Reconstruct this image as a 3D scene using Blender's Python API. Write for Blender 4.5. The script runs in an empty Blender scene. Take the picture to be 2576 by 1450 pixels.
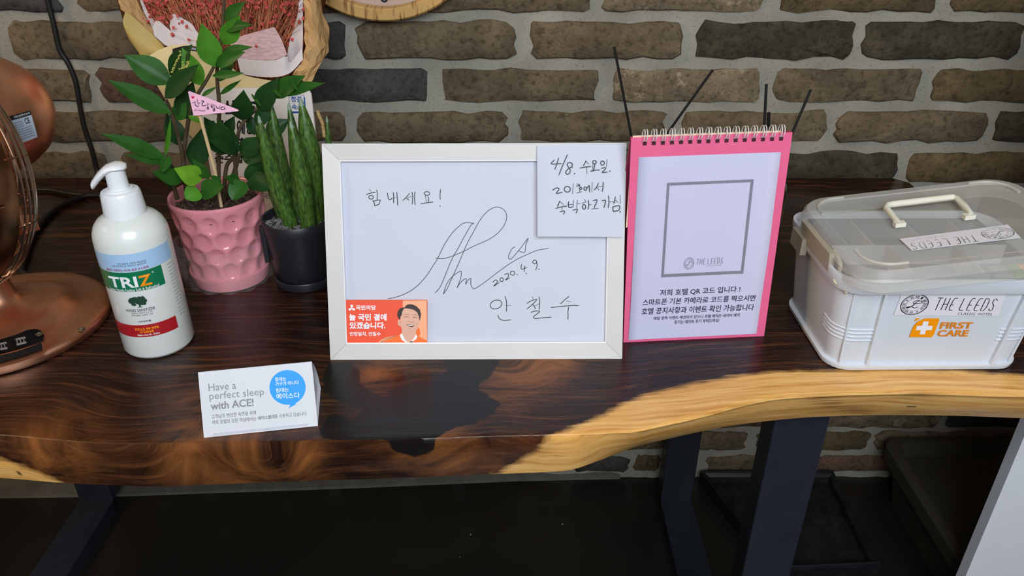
import bpy, math, random
import numpy as np
from mathutils import Vector, Matrix
from mathutils.geometry import tessellate_polygon
SC = bpy.context.scene
COL = SC.collection
RNG = random.Random(7)
# ---------------------------------------------------------------- camera, light, exposure
F = 1950.0; PITCH = math.radians(29.5); T = 0.714; HC = T + 0.502; WALL = 1.295
cd = bpy.data.cameras.new('camera'); cam = bpy.data.objects.new('camera', cd); COL.objects.link(cam)
cam.location = (0, 0, HC); cam.rotation_euler = (math.pi/2 - PITCH, 0, 0)
cd.sensor_width = 36; cd.lens = 36*F/2576; cd.clip_start = 0.02
SC.camera = cam
w = bpy.data.worlds.new('room_light'); SC.world = w; w.use_nodes = True
wn = w.node_tree; wn.nodes.clear()
wo = wn.nodes.new('ShaderNodeOutputWorld'); wb = wn.nodes.new('ShaderNodeBackground')
wb.inputs['Color'].default_value = (1.0, 0.80, 0.58, 1); wb.inputs['Strength'].default_value = 0.13
wn.links.new(wb.outputs[0], wo.inputs[0])
def area(name, loc, target, sx, sy, power, col):
    l = bpy.data.lights.new(name, 'AREA'); l.shape = 'RECTANGLE'; l.size = sx; l.size_y = sy
    l.energy = power; l.color = col
    o = bpy.data.objects.new(name, l); COL.objects.link(o); o.location = loc
    o.rotation_euler = (Vector(target)-Vector(loc)).to_track_quat('-Z', 'Y').to_euler()
    return o
area('window_light', (0.22, -0.80, 1.85), (-0.05, 1.0, 0.85), 1.2, 1.0, 45, (0.83, 0.91, 1.0))
area('warm_left_fill', (-1.9, 0.35, 2.1), (0.2, 0.9, 0.8), 0.5, 0.5, 13, (1.0, 0.70, 0.38))  # warm fill added from the left to tint left-facing sides
SC.view_settings.view_transform = 'Standard'; SC.view_settings.look = 'None'
SC.view_settings.gamma = 1.0; SC.view_settings.use_curve_mapping = False
SC.view_settings.exposure = -0.08
# ---------------------------------------------------------------- view geometry: where a sight line meets a plane of the room
CC = np.array([0, 0, HC]); CU = np.array([0, math.sin(PITCH), math.cos(PITCH)]); CDV = np.array([0, math.cos(PITCH), -math.sin(PITCH)])
def ray(x, y): return np.array([(x-1288)/F, 0, 0]) - (y-725)/F*CU + CDV
def PZ(x, y, z): r = ray(x, y); return CC + r*(z-HC)/r[2]
def PY(x, y, yy): r = ray(x, y); return CC + r*yy/r[1]
class Plane:
    def __init__(s, o, ux, uy):
        s.o = np.array(o, float); s.ux = np.array(ux, float)/np.linalg.norm(ux)
        uy = np.array(uy, float); uy = uy - s.ux*(uy@s.ux); s.uy = uy/np.linalg.norm(uy); s.n = np.cross(s.ux, s.uy)
    def loc(s, x, y):
        r = ray(x, y); t = ((s.o-CC)@s.n)/(r@s.n); p = CC+r*t-s.o; return (p@s.ux, p@s.uy)
    def w(s, u, v, off=0.0): return s.o + s.ux*u + s.uy*v + s.n*off
class Cyl:
    def __init__(s, cx, cy, z0, r): s.c = (cx, cy, z0); s.r = r
    def loc(s, x, y):
        r = ray(x, y); ox, oy = CC[0]-s.c[0], CC[1]-s.c[1]
        a = r[0]**2+r[1]**2; b = 2*(ox*r[0]+oy*r[1]); c = ox*ox+oy*oy-s.r**2; d = max(b*b-4*a*c, 0)
        t = (-b-math.sqrt(d))/(2*a); p = CC+r*t
        return (s.r*math.atan2(p[0]-s.c[0], -(p[1]-s.c[1])), p[2]-s.c[2])
    def w(s, u, v, off=0.0):
        a = u/s.r; R = s.r+off; return np.array([s.c[0]+R*math.sin(a), s.c[1]-R*math.cos(a), s.c[2]+v])
# ---------------------------------------------------------------- materials
def lin(c): return tuple(((v/255)/12.92 if v/255 <= 0.04045 else ((v/255+0.055)/1.055)**2.4) for v in c)
MATS = {}
def mat(name, col, rough=0.5, metal=0.0, var=0.08, scale=40.0, bump=0.0, bscale=200.0, alpha=1.0, spec=0.5, coat=0.0, sss=0.0, aniso=0.0, trans=0.0, ior=1.45, stretch=(1, 1, 1)):
    if name in MATS: return MATS[name]
    m = bpy.data.materials.new(name); m.use_nodes = True; nt = m.node_tree; N = nt.nodes; L = nt.links
    b = N['Principled BSDF']
    c = lin(col)
    tc = N.new('ShaderNodeTexCoord'); mp = N.new('ShaderNodeMapping'); mp.inputs['Scale'].default_value = stretch
    L.new(tc.outputs['Object'], mp.inputs[0])
    no = N.new('ShaderNodeTexNoise'); no.inputs['Scale'].default_value = scale; no.inputs['Detail'].default_value = 5
    L.new(mp.outputs[0], no.inputs['Vector'])
    r = N.new('ShaderNodeValToRGB'); r.color_ramp.elements[0].position = 0.3; r.color_ramp.elements[1].position = 0.7
    r.color_ramp.elements[0].color = (*[max(0, v*(1-var)) for v in c], 1); r.color_ramp.elements[1].color = (*[min(1, v*(1+var)) for v in c], 1)
    L.new(no.outputs['Fac'], r.inputs[0]); L.new(r.outputs[0], b.inputs['Base Color'])
    b.inputs['Roughness'].default_value = rough; b.inputs['Metallic'].default_value = metal
    b.inputs['Specular IOR Level'].default_value = spec; b.inputs['Coat Weight'].default_value = coat; b.inputs['Coat Roughness'].default_value = 0.08
    b.inputs['Alpha'].default_value = alpha; b.inputs['IOR'].default_value = ior; b.inputs['Transmission Weight'].default_value = trans
    if sss: b.inputs['Subsurface Weight'].default_value = sss; b.inputs['Subsurface Radius'].default_value = (0.01, 0.008, 0.006); b.inputs['Subsurface Scale'].default_value = 1
    if aniso: b.inputs['Anisotropic'].default_value = aniso
    if bump:
        n2 = N.new('ShaderNodeTexNoise'); n2.inputs['Scale'].default_value = bscale; n2.inputs['Detail'].default_value = 6
        L.new(mp.outputs[0], n2.inputs['Vector'])
        bp = N.new('ShaderNodeBump'); bp.inputs['Strength'].default_value = bump; bp.inputs['Distance'].default_value = 0.002
        L.new(n2.outputs['Fac'], bp.inputs['Height']); L.new(bp.outputs[0], b.inputs['Normal'])
    MATS[name] = m; return m
# ---------------------------------------------------------------- objects
def mesh(name, V, Fc, m, smooth=False, angle=35):
    me = bpy.data.meshes.new(name); me.from_pydata([tuple(map(float, v)) for v in V], [], [tuple(f) for f in Fc]); me.update()
    if m is not None: me.materials.append(m)
    if smooth:
        me.shade_smooth()
        if angle < 180: me.set_sharp_from_angle(angle=math.radians(angle))
    return me
def props(o, label=None, cat=None, group=None, kind=None):
    if label: o['label'] = label
    if cat: o['category'] = cat
    if group: o['group'] = group
    if kind: o['kind'] = kind
    return o
class Thing:
    def __init__(s, name, label, cat, loc, group=None, kind=None):
        s.L = np.array(loc, float); s.e = bpy.data.objects.new(name, None); s.e.empty_display_size = 0.02
        s.e.location = loc; COL.objects.link(s.e); props(s.e, label, cat, group, kind)
    def part(s, name, V, Fc, m, smooth=False, parent=None, label=None, kind=None, angle=35):
        V = np.asarray(V, float).reshape(-1, 3) - s.L
        o = bpy.data.objects.new(name, mesh(name, V, Fc, m, smooth, angle)); COL.objects.link(o)
        o.parent = parent or s.e
        return props(o, label, kind=kind)
def solo(name, V, Fc, m, label=None, cat=None, group=None, kind=None, smooth=False, origin=None, angle=35):
    V = np.asarray(V, float).reshape(-1, 3); o0 = np.array(origin if origin is not None else (V.min(0)+V.max(0))/2)
    o = bpy.data.objects.new(name, mesh(name, V-o0, Fc, m, smooth, angle)); o.location = o0; COL.objects.link(o)
    return props(o, label, cat, group, kind)
def join(parts):
    V = []; Fc = []
    for v, f in parts:
        k = len(V); V += [tuple(p) for p in v]; Fc += [tuple(i+k for i in q) for q in f]
    return V, Fc
# ---------------------------------------------------------------- shapes
def grid(P):
    P = np.asarray(P); n, m = P.shape[:2]; V = P.reshape(-1, 3)
    return V, [(i*m+j, i*m+j+1, (i+1)*m+j+1, (i+1)*m+j) for i in range(n-1) for j in range(m-1)]
def box(c, s, R=None):
    V = np.array([[x, y, z] for x in (-1, 1) for y in (-1, 1) for z in (-1, 1)], float)*np.array(s)/2
    if R is not None: V = V@np.array(R).T
    return V+np.array(c), [(0, 1, 3, 2), (4, 6, 7, 5), (0, 4, 5, 1), (2, 3, 7, 6), (0, 2, 6, 4), (1, 5, 7, 3)]
def rot(ax, a): return np.array(Matrix.Rotation(a, 3, ax))
def lathe(prof, c=(0, 0, 0), n=48, R=None, caps=True):
    V = []; m = len(prof)
    for k in range(n):
        a = 2*math.pi*k/n
        for r, z in prof: V.append((r*math.cos(a), r*math.sin(a), z))
    V = np.array(V)
    if R is not None: V = V@np.array(R).T
    V = V+np.array(c)
    Fc = [(k*m+j, ((k+1) % n)*m+j, ((k+1) % n)*m+j+1, k*m+j+1) for k in range(n) for j in range(m-1)]
    if caps:
        Fc.append(tuple(k*m for k in range(n))[::-1]); Fc.append(tuple(k*m+m-1 for k in range(n)))
    return V, Fc
def tube(pts, r, n=8, closed=False, caps=True):
    P = np.array(pts, float); m = len(P); rr = np.full(m, r) if np.isscalar(r) else np.array(r, float)
    tg = np.zeros_like(P)
    for i in range(m):
        a = P[(i-1) % m] if (closed or i > 0) else P[i]; b = P[(i+1) % m] if (closed or i < m-1) else P[i]
        d = b-a; tg[i] = d/(np.linalg.norm(d)+1e-12)
    up = np.array([0, 0, 1.0]) if abs(tg[0][2]) < 0.9 else np.array([1.0, 0, 0])
    V = []; nrm = np.cross(tg[0], up); nrm /= np.linalg.norm(nrm)
    for i in range(m):
        nrm = nrm-tg[i]*(nrm@tg[i]); nrm /= np.linalg.norm(nrm)+1e-12; bn = np.cross(tg[i], nrm)
        for k in range(n):
            a = 2*math.pi*k/n; V.append(P[i]+rr[i]*(math.cos(a)*nrm+math.sin(a)*bn))
    e = m if closed else m-1
    Fc = [(i*n+k, i*n+(k+1) % n, ((i+1) % m)*n+(k+1) % n, ((i+1) % m)*n+k) for i in range(e) for k in range(n)]
    if caps and not closed: Fc += [tuple(range(n))[::-1], tuple((m-1)*n+k for k in range(n))]
    return V, Fc
def crom(pts, k=6, closed=False):
    P = [np.array(p, float) for p in pts]; n = len(P)
    if n < 3 and not closed: return P
    out = []
    for i in range(n if closed else n-1):
        g = (lambda j: P[j % n]) if closed else (lambda j: P[min(max(j, 0), n-1)])
        a, b, c, d = g(i-1), g(i), g(i+1), g(i+2)
        for q in range(k):
            t = q/k; out.append(0.5*((2*b)+(-a+c)*t+(2*a-5*b+4*c-d)*t*t+(-a+3*b-3*c+d)*t**3))
    if not closed: out.append(P[-1])
    return out
def rrect(w_, d_, r, k=6):
    out = []
    for cx, cy, a0 in ((w_/2-r, d_/2-r, 0), (-w_/2+r, d_/2-r, 90), (-w_/2+r, -d_/2+r, 180), (w_/2-r, -d_/2+r, 270)):
        for i in range(k+1):
            a = math.radians(a0+90*i/k); out.append((cx+r*math.cos(a), cy+r*math.sin(a)))
    return out
def loft(secs, c, yaw=0.0, capb=True, capt=True, M=None):
    V = []; n = None
    for z, w_, d_, r in secs:
        ring = rrect(w_, d_, r); n = len(ring); V += [(x, y, z) for x, y in ring]
    V = np.array(V)
    R = rot('Z', yaw) if M is None else np.array(M)
    V = V@R.T+np.array(c)
    m = len(secs)
    Fc = [(i*n+k, i*n+(k+1) % n, (i+1)*n+(k+1) % n, (i+1)*n+k) for i in range(m-1) for k in range(n)]
    if capb: Fc.append(tuple(range(n))[::-1])
    if capt: Fc.append(tuple((m-1)*n+k for k in range(n)))
    return V, Fc
# ---------------------------------------------------------------- flat print on a surface (2D -> surface)
def surf(S, V2, F2, off): return [S.w(u, v, off) for u, v in V2], F2
def poly2(pts):
    t = tessellate_polygon([[Vector((p[0], p[1], 0)) for p in pts]]); return [tuple(p) for p in pts], [tuple(f) for f in t]
def ribbon2(pts, wd, closed=False, taper=False):
    P = [np.array(p, float) for p in pts]; n = len(P); V = []
    for i in range(n):
        a = P[(i-1) % n] if (closed or i > 0) else P[i]; b = P[(i+1) % n] if (closed or i < n-1) else P[i]
        d = b-a; d /= np.linalg.norm(d)+1e-12; q = np.array([-d[1], d[0]])*wd/2
        if taper: q = q*(0.55+0.45*math.sin(math.pi*min(1, (n-1-i+2)/(n)*0.9)))
        if not closed and i == 0: V += [P[i]+q*0.6-d*wd*0.4, P[i]-q*0.6-d*wd*0.4]; continue
        if not closed and i == n-1: V += [P[i]+q*0.5+d*wd*0.4, P[i]-q*0.5+d*wd*0.4]; continue
        V += [P[i]+q, P[i]-q]
    e = n if closed else n-1
    return V, [(2*i, 2*i+1, 2*((i+1) % n)+1, 2*((i+1) % n)) for i in range(e)]
def ell2(c, rx, ry, a=0, n=22):
    ca, sa = math.cos(a), math.sin(a)
    return [(c[0]+rx*math.cos(t)*ca-ry*math.sin(t)*sa, c[1]+rx*math.cos(t)*sa+ry*math.sin(t)*ca) for t in [2*math.pi*k/n for k in range(n)]]
TXT = {}
def text2(s, bold=0.0, shear=0.0, space=1.0):
    key = (s, bold, shear, space)
    if key in TXT: return TXT[key]
    c = bpy.data.curves.new('t', 'FONT'); c.body = s; c.size = 1; c.offset = bold; c.shear = shear; c.space_character = space; c.resolution_u = 2 if len(s) > 12 else 4
    o = bpy.data.objects.new('t', c); COL.objects.link(o); dg = bpy.context.evaluated_depsgraph_get(); dg.update()
    me = bpy.data.meshes.new_from_object(o.evaluated_get(dg))
    V = np.array([v.co[:2] for v in me.vertices]) if len(me.vertices) else np.zeros((0, 2)); Fc = [tuple(p.vertices) for p in me.polygons]
    bpy.data.objects.remove(o); bpy.data.curves.remove(c); bpy.data.meshes.remove(me)
    if len(V):
        mn, mx = V.min(0), V.max(0); V = (V-mn)/(mx-mn)
    TXT[key] = (V, Fc); return TXT[key]
def tpx(S, s, bl, br, tl, off, **k):
    """text fitted between three sight points (bottom left, bottom right, top left) on surface S"""
    a, b, c = (np.array(S.loc(*p)) for p in (bl, br, tl)); V, Fc = text2(s, **k)
    return surf(S, [a+(b-a)*u+(c-a)*v for u, v in V], Fc, off)
def strokes(S, org, sc, lst, wd, off, k=5):
    """handwriting: polylines in (org, sc) image units, ('o',cx,cy,rx,ry[,rot]) ellipses, ('.',x,y) dots"""
    out = []
    for st in lst:
        if st[0] == 'o':
            e = ell2((st[1], st[2]), st[3], st[4], math.radians(st[5]) if len(st) > 5 else 0)
            out.append(surf(S, *ribbon2([S.loc(org[0]+x/sc, org[1]+y/sc) for x, y in e], wd, True), off))
        elif st[0] == '.':
            c = S.loc(org[0]+st[1]/sc, org[1]+st[2]/sc); out.append(surf(S, *poly2(ell2(c, wd*0.75, wd*0.75, n=10)), off))
        else:
            out.append(surf(S, *ribbon2(crom([S.loc(org[0]+x/sc, org[1]+y/sc) for x, y in st], k), wd), off))
    return out
class Aff:
    """a sub-frame on a surface: (0,0),(1,0),(0,1) pinned at three sight points"""
    def __init__(s, S, p00, p10, p01):
        s.S = S; s.a, b, c = (np.array(S.loc(*p)) for p in (p00, p10, p01)); s.x = b-s.a; s.y = c-s.a
    def w(s, u, v, off=0.0): q = s.a+s.x*u+s.y*v; return s.S.w(q[0], q[1], off)
def flat(S, V2, F2, off): return surf(S, V2, F2, off)
def txt(S, s, x0, y0, x1, y1, off, **k):
    V, Fc = text2(s, **k); return surf(S, [(x0+(x1-x0)*u, y0+(y1-y0)*v) for u, v in V], Fc, off)
def seal(A, cx, cy, rx, ry, off):
    """round clock-face emblem with a script L, in frame A"""
    o = []
    for q, wd in ((1, .07), (.9, .02), (.62, .02)):
        e = [(math.cos(t)*q, math.sin(t)*q) for t in [2*math.pi*k/40 for k in range(40)]]; V, Fc = ribbon2(e, wd, True); o.append((V, Fc))
    for k, s in enumerate(['XII', 'I', 'II', 'III', 'IV', 'V', 'VI', 'VII', 'VIII', 'IX', 'X', 'XI']):
        a = -math.pi*2*k/12; V, Fc = text2(s, bold=0.02); hw = .045+.035*len(s)
        V = [((u-.5)*2*hw, .66+.2*v) for u, v in V]; o.append(([(x*math.cos(a)-y*math.sin(a), x*math.sin(a)+y*math.cos(a)) for x, y in V], Fc))
    L = [(-.5, -.28), (-.2, -.22), (.0, .05), (.12, .3), (.35, .38), (.5, .25), (.3, .12), (-.05, .1), (-.12, .25), (.05, .4), (.25, .42)]
    o.append(ribbon2(crom(L, 5), .06)); o.append(ribbon2(crom([(-.02, .1), (-.15, -.15), (-.4, -.33), (-.5, -.26), (-.2, -.2), (.1, -.33), (.35, -.2)], 5), .06))
    return [surf(A, [(cx+rx*x, cy+ry*y) for x, y in V], Fc, off) for V, Fc in o]
def the_leeds(A, x0, y0, x1, y1, off, wd, shear=0.0):
    """thin art-deco capitals THE LEEDS as strokes, in frame A"""
    G = {'T': [[(0, 1), (1, 1)], [(.5, 1), (.4, 0)]], 'H': [[(.1, 1), (0, 0)], [(.95, 1), (.85, 0)], [(.05, .5), (.9, .5)]],
         'E': [[(.95, 1), (.4, 1), (.2, .8), (.05, .15), (.2, 0), (.8, 0)], [(.0, .45), (.7, .45)]], 'L': [[(.2, 1), (.05, .1), (.2, 0), (.9, 0)]],
         'D': [[(.1, 1), (0, 0), (.6, 0), (.9, .3), (.95, .75), (.7, 1), (.1, 1)]], 'S': [[(.95, .85), (.7, 1), (.3, .95), (.2, .7), (.7, .4), (.75, .12), (.5, 0), (.15, .05), (0, .2)]]}
    xs = {0: 'T', 1.45: 'H', 2.9: 'E', 4.9: 'L', 6.35: 'E', 7.8: 'E', 9.2: 'D', 10.7: 'S'}; o = []
    for x, g in xs.items():
        for st in G[g]:
            P = [(x0+(x1-x0)*((x+p[0]+shear*p[1])/11.7), y0+(y1-y0)*p[1]) for p in st]
            o.append(P)
    res = []
    for P in o:
        Q = [np.array(A.w(p[0], p[1], off)) for p in P]
        nn = np.cross(A.S.ux, A.S.uy) if hasattr(A.S, 'ux') else np.array([0, -1, 0])
        V = []
        for i in range(len(Q)):
            d = Q[min(i+1, len(Q)-1)]-Q[max(i-1, 0)]; d /= np.linalg.norm(d); q = np.cross(nn, d)*wd/2; V += [Q[i]+q, Q[i]-q]
        res.append((V, [(2*i, 2*i+1, 2*i+3, 2*i+2) for i in range(len(Q)-1)]))
    return res
def slab_poly(S, pts, th, off=0.0):
    """a flat sheet with thickness th behind the surface plane, outline pts in 2D"""
    n = len(pts); _, tri = poly2(pts)
    V = [S.w(u, v, off) for u, v in pts]+[S.w(u, v, off-th) for u, v in pts]
    return V, [tuple(t) for t in tri]+[tuple(i+n for i in t[::-1]) for t in tri]+[(i, (i+1) % n, (i+1) % n+n, i+n) for i in range(n)]
def lines(th, name, lst, m, label=None):
    for V, Fc in lst: th.part(name, V, Fc, m, label=label)
def rpx(S, quad): return [S.loc(*p) for p in quad]
# ================================================================ THE SETTING
def wall_mat():
    m = bpy.data.materials.new('grey_mortar'); m.use_nodes = True; N = m.node_tree.nodes; L = m.node_tree.links; b = N['Principled BSDF']
    tc = N.new('ShaderNodeTexCoord'); n1 = N.new('ShaderNodeTexNoise'); n1.inputs['Scale'].default_value = 9; n1.inputs['Detail'].default_value = 8
    n2 = N.new('ShaderNodeTexNoise'); n2.inputs['Scale'].default_value = 260; n2.inputs['Detail'].default_value = 6
    r = N.new('ShaderNodeValToRGB'); e = r.color_ramp.elements
    e[0].position = .3; e[0].color = (*lin((136, 132, 120)), 1); e[1].position = .7; e[1].color = (*lin((162, 157, 143)), 1)
    r2 = N.new('ShaderNodeValToRGB'); r2.color_ramp.elements[0].position = .3; r2.color_ramp.elements[0].color = (.5, .5, .5, 1); r2.color_ramp.elements[1].position = .42; r2.color_ramp.elements[1].color = (1, 1, 1, 1)
    mx = N.new('ShaderNodeMixRGB'); mx.blend_type = 'MULTIPLY'; mx.inputs[0].default_value = .6
    for n in (n1, n2): L.new(tc.outputs['Object'], n.inputs['Vector'])
    L.new(n1.outputs['Fac'], r.inputs[0]); L.new(n2.outputs['Fac'], r2.inputs[0]); L.new(r.outputs[0], mx.inputs[1]); L.new(r2.outputs[0], mx.inputs[2]); L.new(mx.outputs[0], b.inputs['Base Color'])
    bp = N.new('ShaderNodeBump'); bp.inputs['Distance'].default_value = .002; bp.inputs['Strength'].default_value = .5; L.new(n2.outputs['Fac'], bp.inputs['Height']); L.new(bp.outputs[0], b.inputs['Normal'])
    b.inputs['Roughness'].default_value = .95; b.inputs['Specular IOR Level'].default_value = .15
    return m
def brick_mat(name, c0, c1, c2, spot):
    m = bpy.data.materials.new(name); m.use_nodes = True; N = m.node_tree.nodes; L = m.node_tree.links; b = N['Principled BSDF']
    tc = N.new('ShaderNodeTexCoord'); oi = N.new('ShaderNodeObjectInfo'); ad = N.new('ShaderNodeVectorMath'); ad.operation = 'MULTIPLY_ADD'
    cb = N.new('ShaderNodeCombineXYZ')
    for k in range(3): L.new(oi.outputs['Random'], cb.inputs[k])
    L.new(cb.outputs[0], ad.inputs[0]); ad.inputs[1].default_value = (31, 17, 23); L.new(tc.outputs['Object'], ad.inputs[2])
    n1 = N.new('ShaderNodeTexNoise'); n1.inputs['Scale'].default_value = 14; n1.inputs['Detail'].default_value = 9; n1.inputs['Roughness'].default_value = .7
    n2 = N.new('ShaderNodeTexNoise'); n2.inputs['Scale'].default_value = 95; n2.inputs['Detail'].default_value = 8; n2.inputs['Roughness'].default_value = .65
    n3 = N.new('ShaderNodeTexVoronoi'); n3.inputs['Scale'].default_value = 130
    for n in (n1, n2, n3): L.new(ad.outputs[0], n.inputs['Vector'])
    r = N.new('ShaderNodeValToRGB'); e = r.color_ramp.elements; e[0].position = .3; e[0].color = (*lin(c0), 1); e[1].position = .72; e[1].color = (*lin(c2), 1)
    q = e.new(.52); q.color = (*lin(c1), 1); L.new(n1.outputs['Fac'], r.inputs[0])
    r2 = N.new('ShaderNodeValToRGB'); e = r2.color_ramp.elements; e[0].position = .33; e[0].color = (.35, .33, .3, 1); e[1].position = .5; e[1].color = (1, 1, 1, 1)
    L.new(n2.outputs['Fac'], r2.inputs[0]); mx = N.new('ShaderNodeMixRGB'); mx.blend_type = 'MULTIPLY'; mx.inputs[0].default_value = .8
    L.new(r.outputs[0], mx.inputs[1]); L.new(r2.outputs[0], mx.inputs[2])
    r3 = N.new('ShaderNodeValToRGB'); e = r3.color_ramp.elements; e[0].position = spot; e[0].color = (0, 0, 0, 1); e[1].position = min(1, spot+.12); e[1].color = (1, 1, 1, 1)
    n4 = N.new('ShaderNodeTexNoise'); n4.inputs['Scale'].default_value = 45; n4.inputs['Detail'].default_value = 9; n4.inputs['Roughness'].default_value = .75; L.new(ad.outputs[0], n4.inputs['Vector']); L.new(n4.outputs['Fac'], r3.inputs[0])
    mx2 = N.new('ShaderNodeMixRGB'); mx2.inputs[2].default_value = (*lin((176, 160, 132)), 1); L.new(r3.outputs[0], mx2.inputs[0]); L.new(mx.outputs[0], mx2.inputs[1]); L.new(mx2.outputs[0], b.inputs['Base Color'])
    mth = N.new('ShaderNodeMath'); mth.operation = 'ADD'; L.new(n1.outputs['Fac'], mth.inputs[0]); L.new(n2.outputs['Fac'], mth.inputs[1])
    bp = N.new('ShaderNodeBump'); bp.inputs['Distance'].default_value = .006; bp.inputs['Strength'].default_value = .8; L.new(mth.outputs[0], bp.inputs['Height']); L.new(bp.outputs[0], b.inputs['Normal'])
    b.inputs['Roughness'].default_value = .9; b.inputs['Specular IOR Level'].default_value = .2
    return m
BM = {'d': brick_mat('dark_olive_brick', (54, 49, 40), (74, 67, 54), (98, 88, 70), .70),
      'b': brick_mat('brown_brick', (88, 76, 60), (114, 99, 77), (136, 119, 94), .68),
      'g': brick_mat('charcoal_brick', (58, 57, 56), (78, 75, 72), (96, 90, 84), .74),
      't': brick_mat('tan_crusted_brick', (106, 92, 76), (132, 116, 92), (158, 140, 112), .54),
      'o': brick_mat('ochre_brick', (80, 68, 50), (106, 90, 64), (132, 112, 80), .66),
      'r': brick_mat('red_brown_brick', (84, 64, 52), (108, 84, 68), (126, 102, 80), .72)}
WX0, WX1 = -1.9, 1.9
rg = np.random.default_rng(3)
nx, nz = 200, 110
X = np.linspace(WX0, WX1, nx); Zz = np.linspace(0, 1.75, nz)
G = np.zeros((nz, nx, 3)); G[..., 0] = X[None]; G[..., 2] = Zz[:, None]
G[..., 1] = WALL+.0015*np.sin(G[..., 0]*37+G[..., 2]*23)+.001*rg.normal(size=(nz, nx))
V, Fc = grid(G)
wall = solo('wall_back', V, Fc, wall_mat(), kind='structure', smooth=True, angle=180, origin=(0, WALL, 0))
props(wall, 'brick wall with wide pale grey mortar joints')
def brick(x0, x1, z0, z1, kind, prot=None):
    pr_ = prot if prot else RNG.uniform(.004, .008); w_, h_ = x1-x0, z1-z0; r = RNG.uniform(.004, .011)
    n = []
    def side(a, b, k):
        for i in range(k): t = i/k; n.append((a[0]+(b[0]-a[0])*t, a[1]+(b[1]-a[1])*t))
    c = [(-w_/2+r, -h_/2), (w_/2-r, -h_/2), (w_/2, -h_/2+r), (w_/2, h_/2-r), (w_/2-r, h_/2), (-w_/2+r, h_/2), (-w_/2, h_/2-r), (-w_/2, -h_/2+r)]
    for i, k in enumerate((9, 1, 3, 1, 9, 1, 3, 1)): side(c[i], c[(i+1) % 8], k)
    N_ = len(n); out = []
    for k, (x, z) in enumerate(n):
        j = .0034; out.append((x+RNG.uniform(-j, j)*(1.3 if abs(x) > w_*.42 else 1), z+RNG.uniform(-j, j)*.75+.0012*math.sin(x*60+z0*99)))
    sl = RNG.uniform(-.003, .003)
    V = [(x, .004, z) for x, z in out]+[(x*.997, -pr_*.55, z*.985) for x, z in out]+[(x-math.copysign(min(.0035, abs(x)), x), -pr_-sl*x/w_, z-math.copysign(min(.0035, abs(z)), z)) for x, z in out]
    V.append((0, -pr_-.001, 0)); Fc = []
    for q in range(2):
        Fc += [(q*N_+i, q*N_+(i+1) % N_, (q+1)*N_+(i+1) % N_, (q+1)*N_+i) for i in range(N_)]
    Fc += [(2*N_+i, 2*N_+(i+1) % N_, 3*N_) for i in range(N_)]
    o = bpy.data.objects.new('brick', mesh('brick', V, Fc, BM[kind], True, 50)); COL.objects.link(o)
    o.parent = wall; o.location = ((x0+x1)/2, 0, (z0+z1)/2)
# courses seen in the photograph: (top, bottom) and brick extents along the course
def wx(px, py): return PY(px, py, WALL-.006)[0]
def wz(py): return PY(1288, py, WALL-.006)[2]
seen = [
 (-68, 30, [(-420, 139, 'g'), (190, 560, 'b'), (600, 1010, 'b'), (1060, 1483, 'b'), (1520, 1924, 't'), (1967, 2368, 'o'), (2402, 2800, 'o')]),
 (55, 149, [(-420, -20, 'b'), (27, 345, 'b'), (385, 600, 'b'), (640, 868, 'g'), (901, 1298, 'b'), (1337, 1713, 'b'), (1757, 2148, 'd'), (2175, 2568, 'd'), (2605, 2990, 'b')]),
 (176, 257, [(-560, -220, 'b'), (-180, 224, 'b'), (250, 640, 'r'), (682, 1074, 'g'), (1115, 1502, 'b'), (1544, 1912, 't'), (1951, 2316, 'b'), (2350, 2730, 'o')]),
 (283, 358, [(-420, 20, 'b'), (60, 430, 'b'), (475, 865, 'b'), (897, 1275, 'b'), (1309, 1672, 'b'), (1713, 2079, 'b'), (2108, 2486, 'b'), (2507, 2880, 'd')]),
 (386, 459, [(-500, -150, 'b'), (-110, 265, 'b'), (312, 690, 'b'), (730, 1090, 'b'), (1125, 1480, 'b'), (1515, 1868, 'b'), (1900, 2261, 'd'), (2288, 2650, 'o'), (2690, 3050, 'b')])]
for t, b_, L_ in seen:
    for a, c, k in L_: brick(wx(a, (t+b_)/2), wx(c, (t+b_)/2), wz(b_), wz(t), k)
ztop = wz(-68)
for k in range(5):                                     # courses above the frame
    z0 = ztop+.018+k*.0745; off = (k % 2)*.14
    for q in range(-6, 7):
        x0 = q*.281+off
        if x0 < WX1-.25 and x0 > WX0: brick(x0, x0+.252, z0, z0+.056, RNG.choice('bbbgto'))
hid = []                                                # courses hidden by the slab, then those seen under it
z = wz(459)-.018
for k in range(6):
    off = (k % 2)*.14
    for q in range(-6, 7):
        x0 = q*.281+off
        if WX0 < x0 < WX1-.25 and z-.055 > .22: hid.append((x0, x0+.252, z-.055, z))
    z -= .0735
for h in hid:
    if h[2] > wz(1010)+.012: brick(*h, 'b')
low = [(1010, 1078, [(1180, 1420, 'b'), (1455, 1722, 'g'), (1755, 2042, 'b'), (2072, 2370, 't'), (2390, 2690, 'g')]),
       (1090, 1135, [(1040, 1310, 'b'), (1345, 1672, 'b'), (1700, 1875, 'b'), (1905, 2187, 'o'), (2203, 2496, 'b'), (2516, 2800, 'r')]),
       (1151, 1189, [(1170, 1420, 'b'), (1440, 1583, 'g'), (1594, 1662, 'o'), (1780, 2030, 'b'), (2058, 2300, 'r'), (2330, 2600, 'b')])]
for t, b_, L_ in low:
    for a, c, k in L_: brick(wx(a, (t+b_)/2), wx(c, (t+b_)/2), wz(b_), wz(t), k)
    x0 = wx(L_[0][0], (t+b_)/2)-.03
    while x0-.252 > WX0: brick(x0-.252, x0, wz(b_), wz(t), 'b'); x0 -= .281
    x0 = wx(L_[-1][1], (t+b_)/2)+.03
    while x0+.252 < WX1: brick(x0, x0+.252, wz(b_), wz(t), 'b'); x0 += .281
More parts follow.
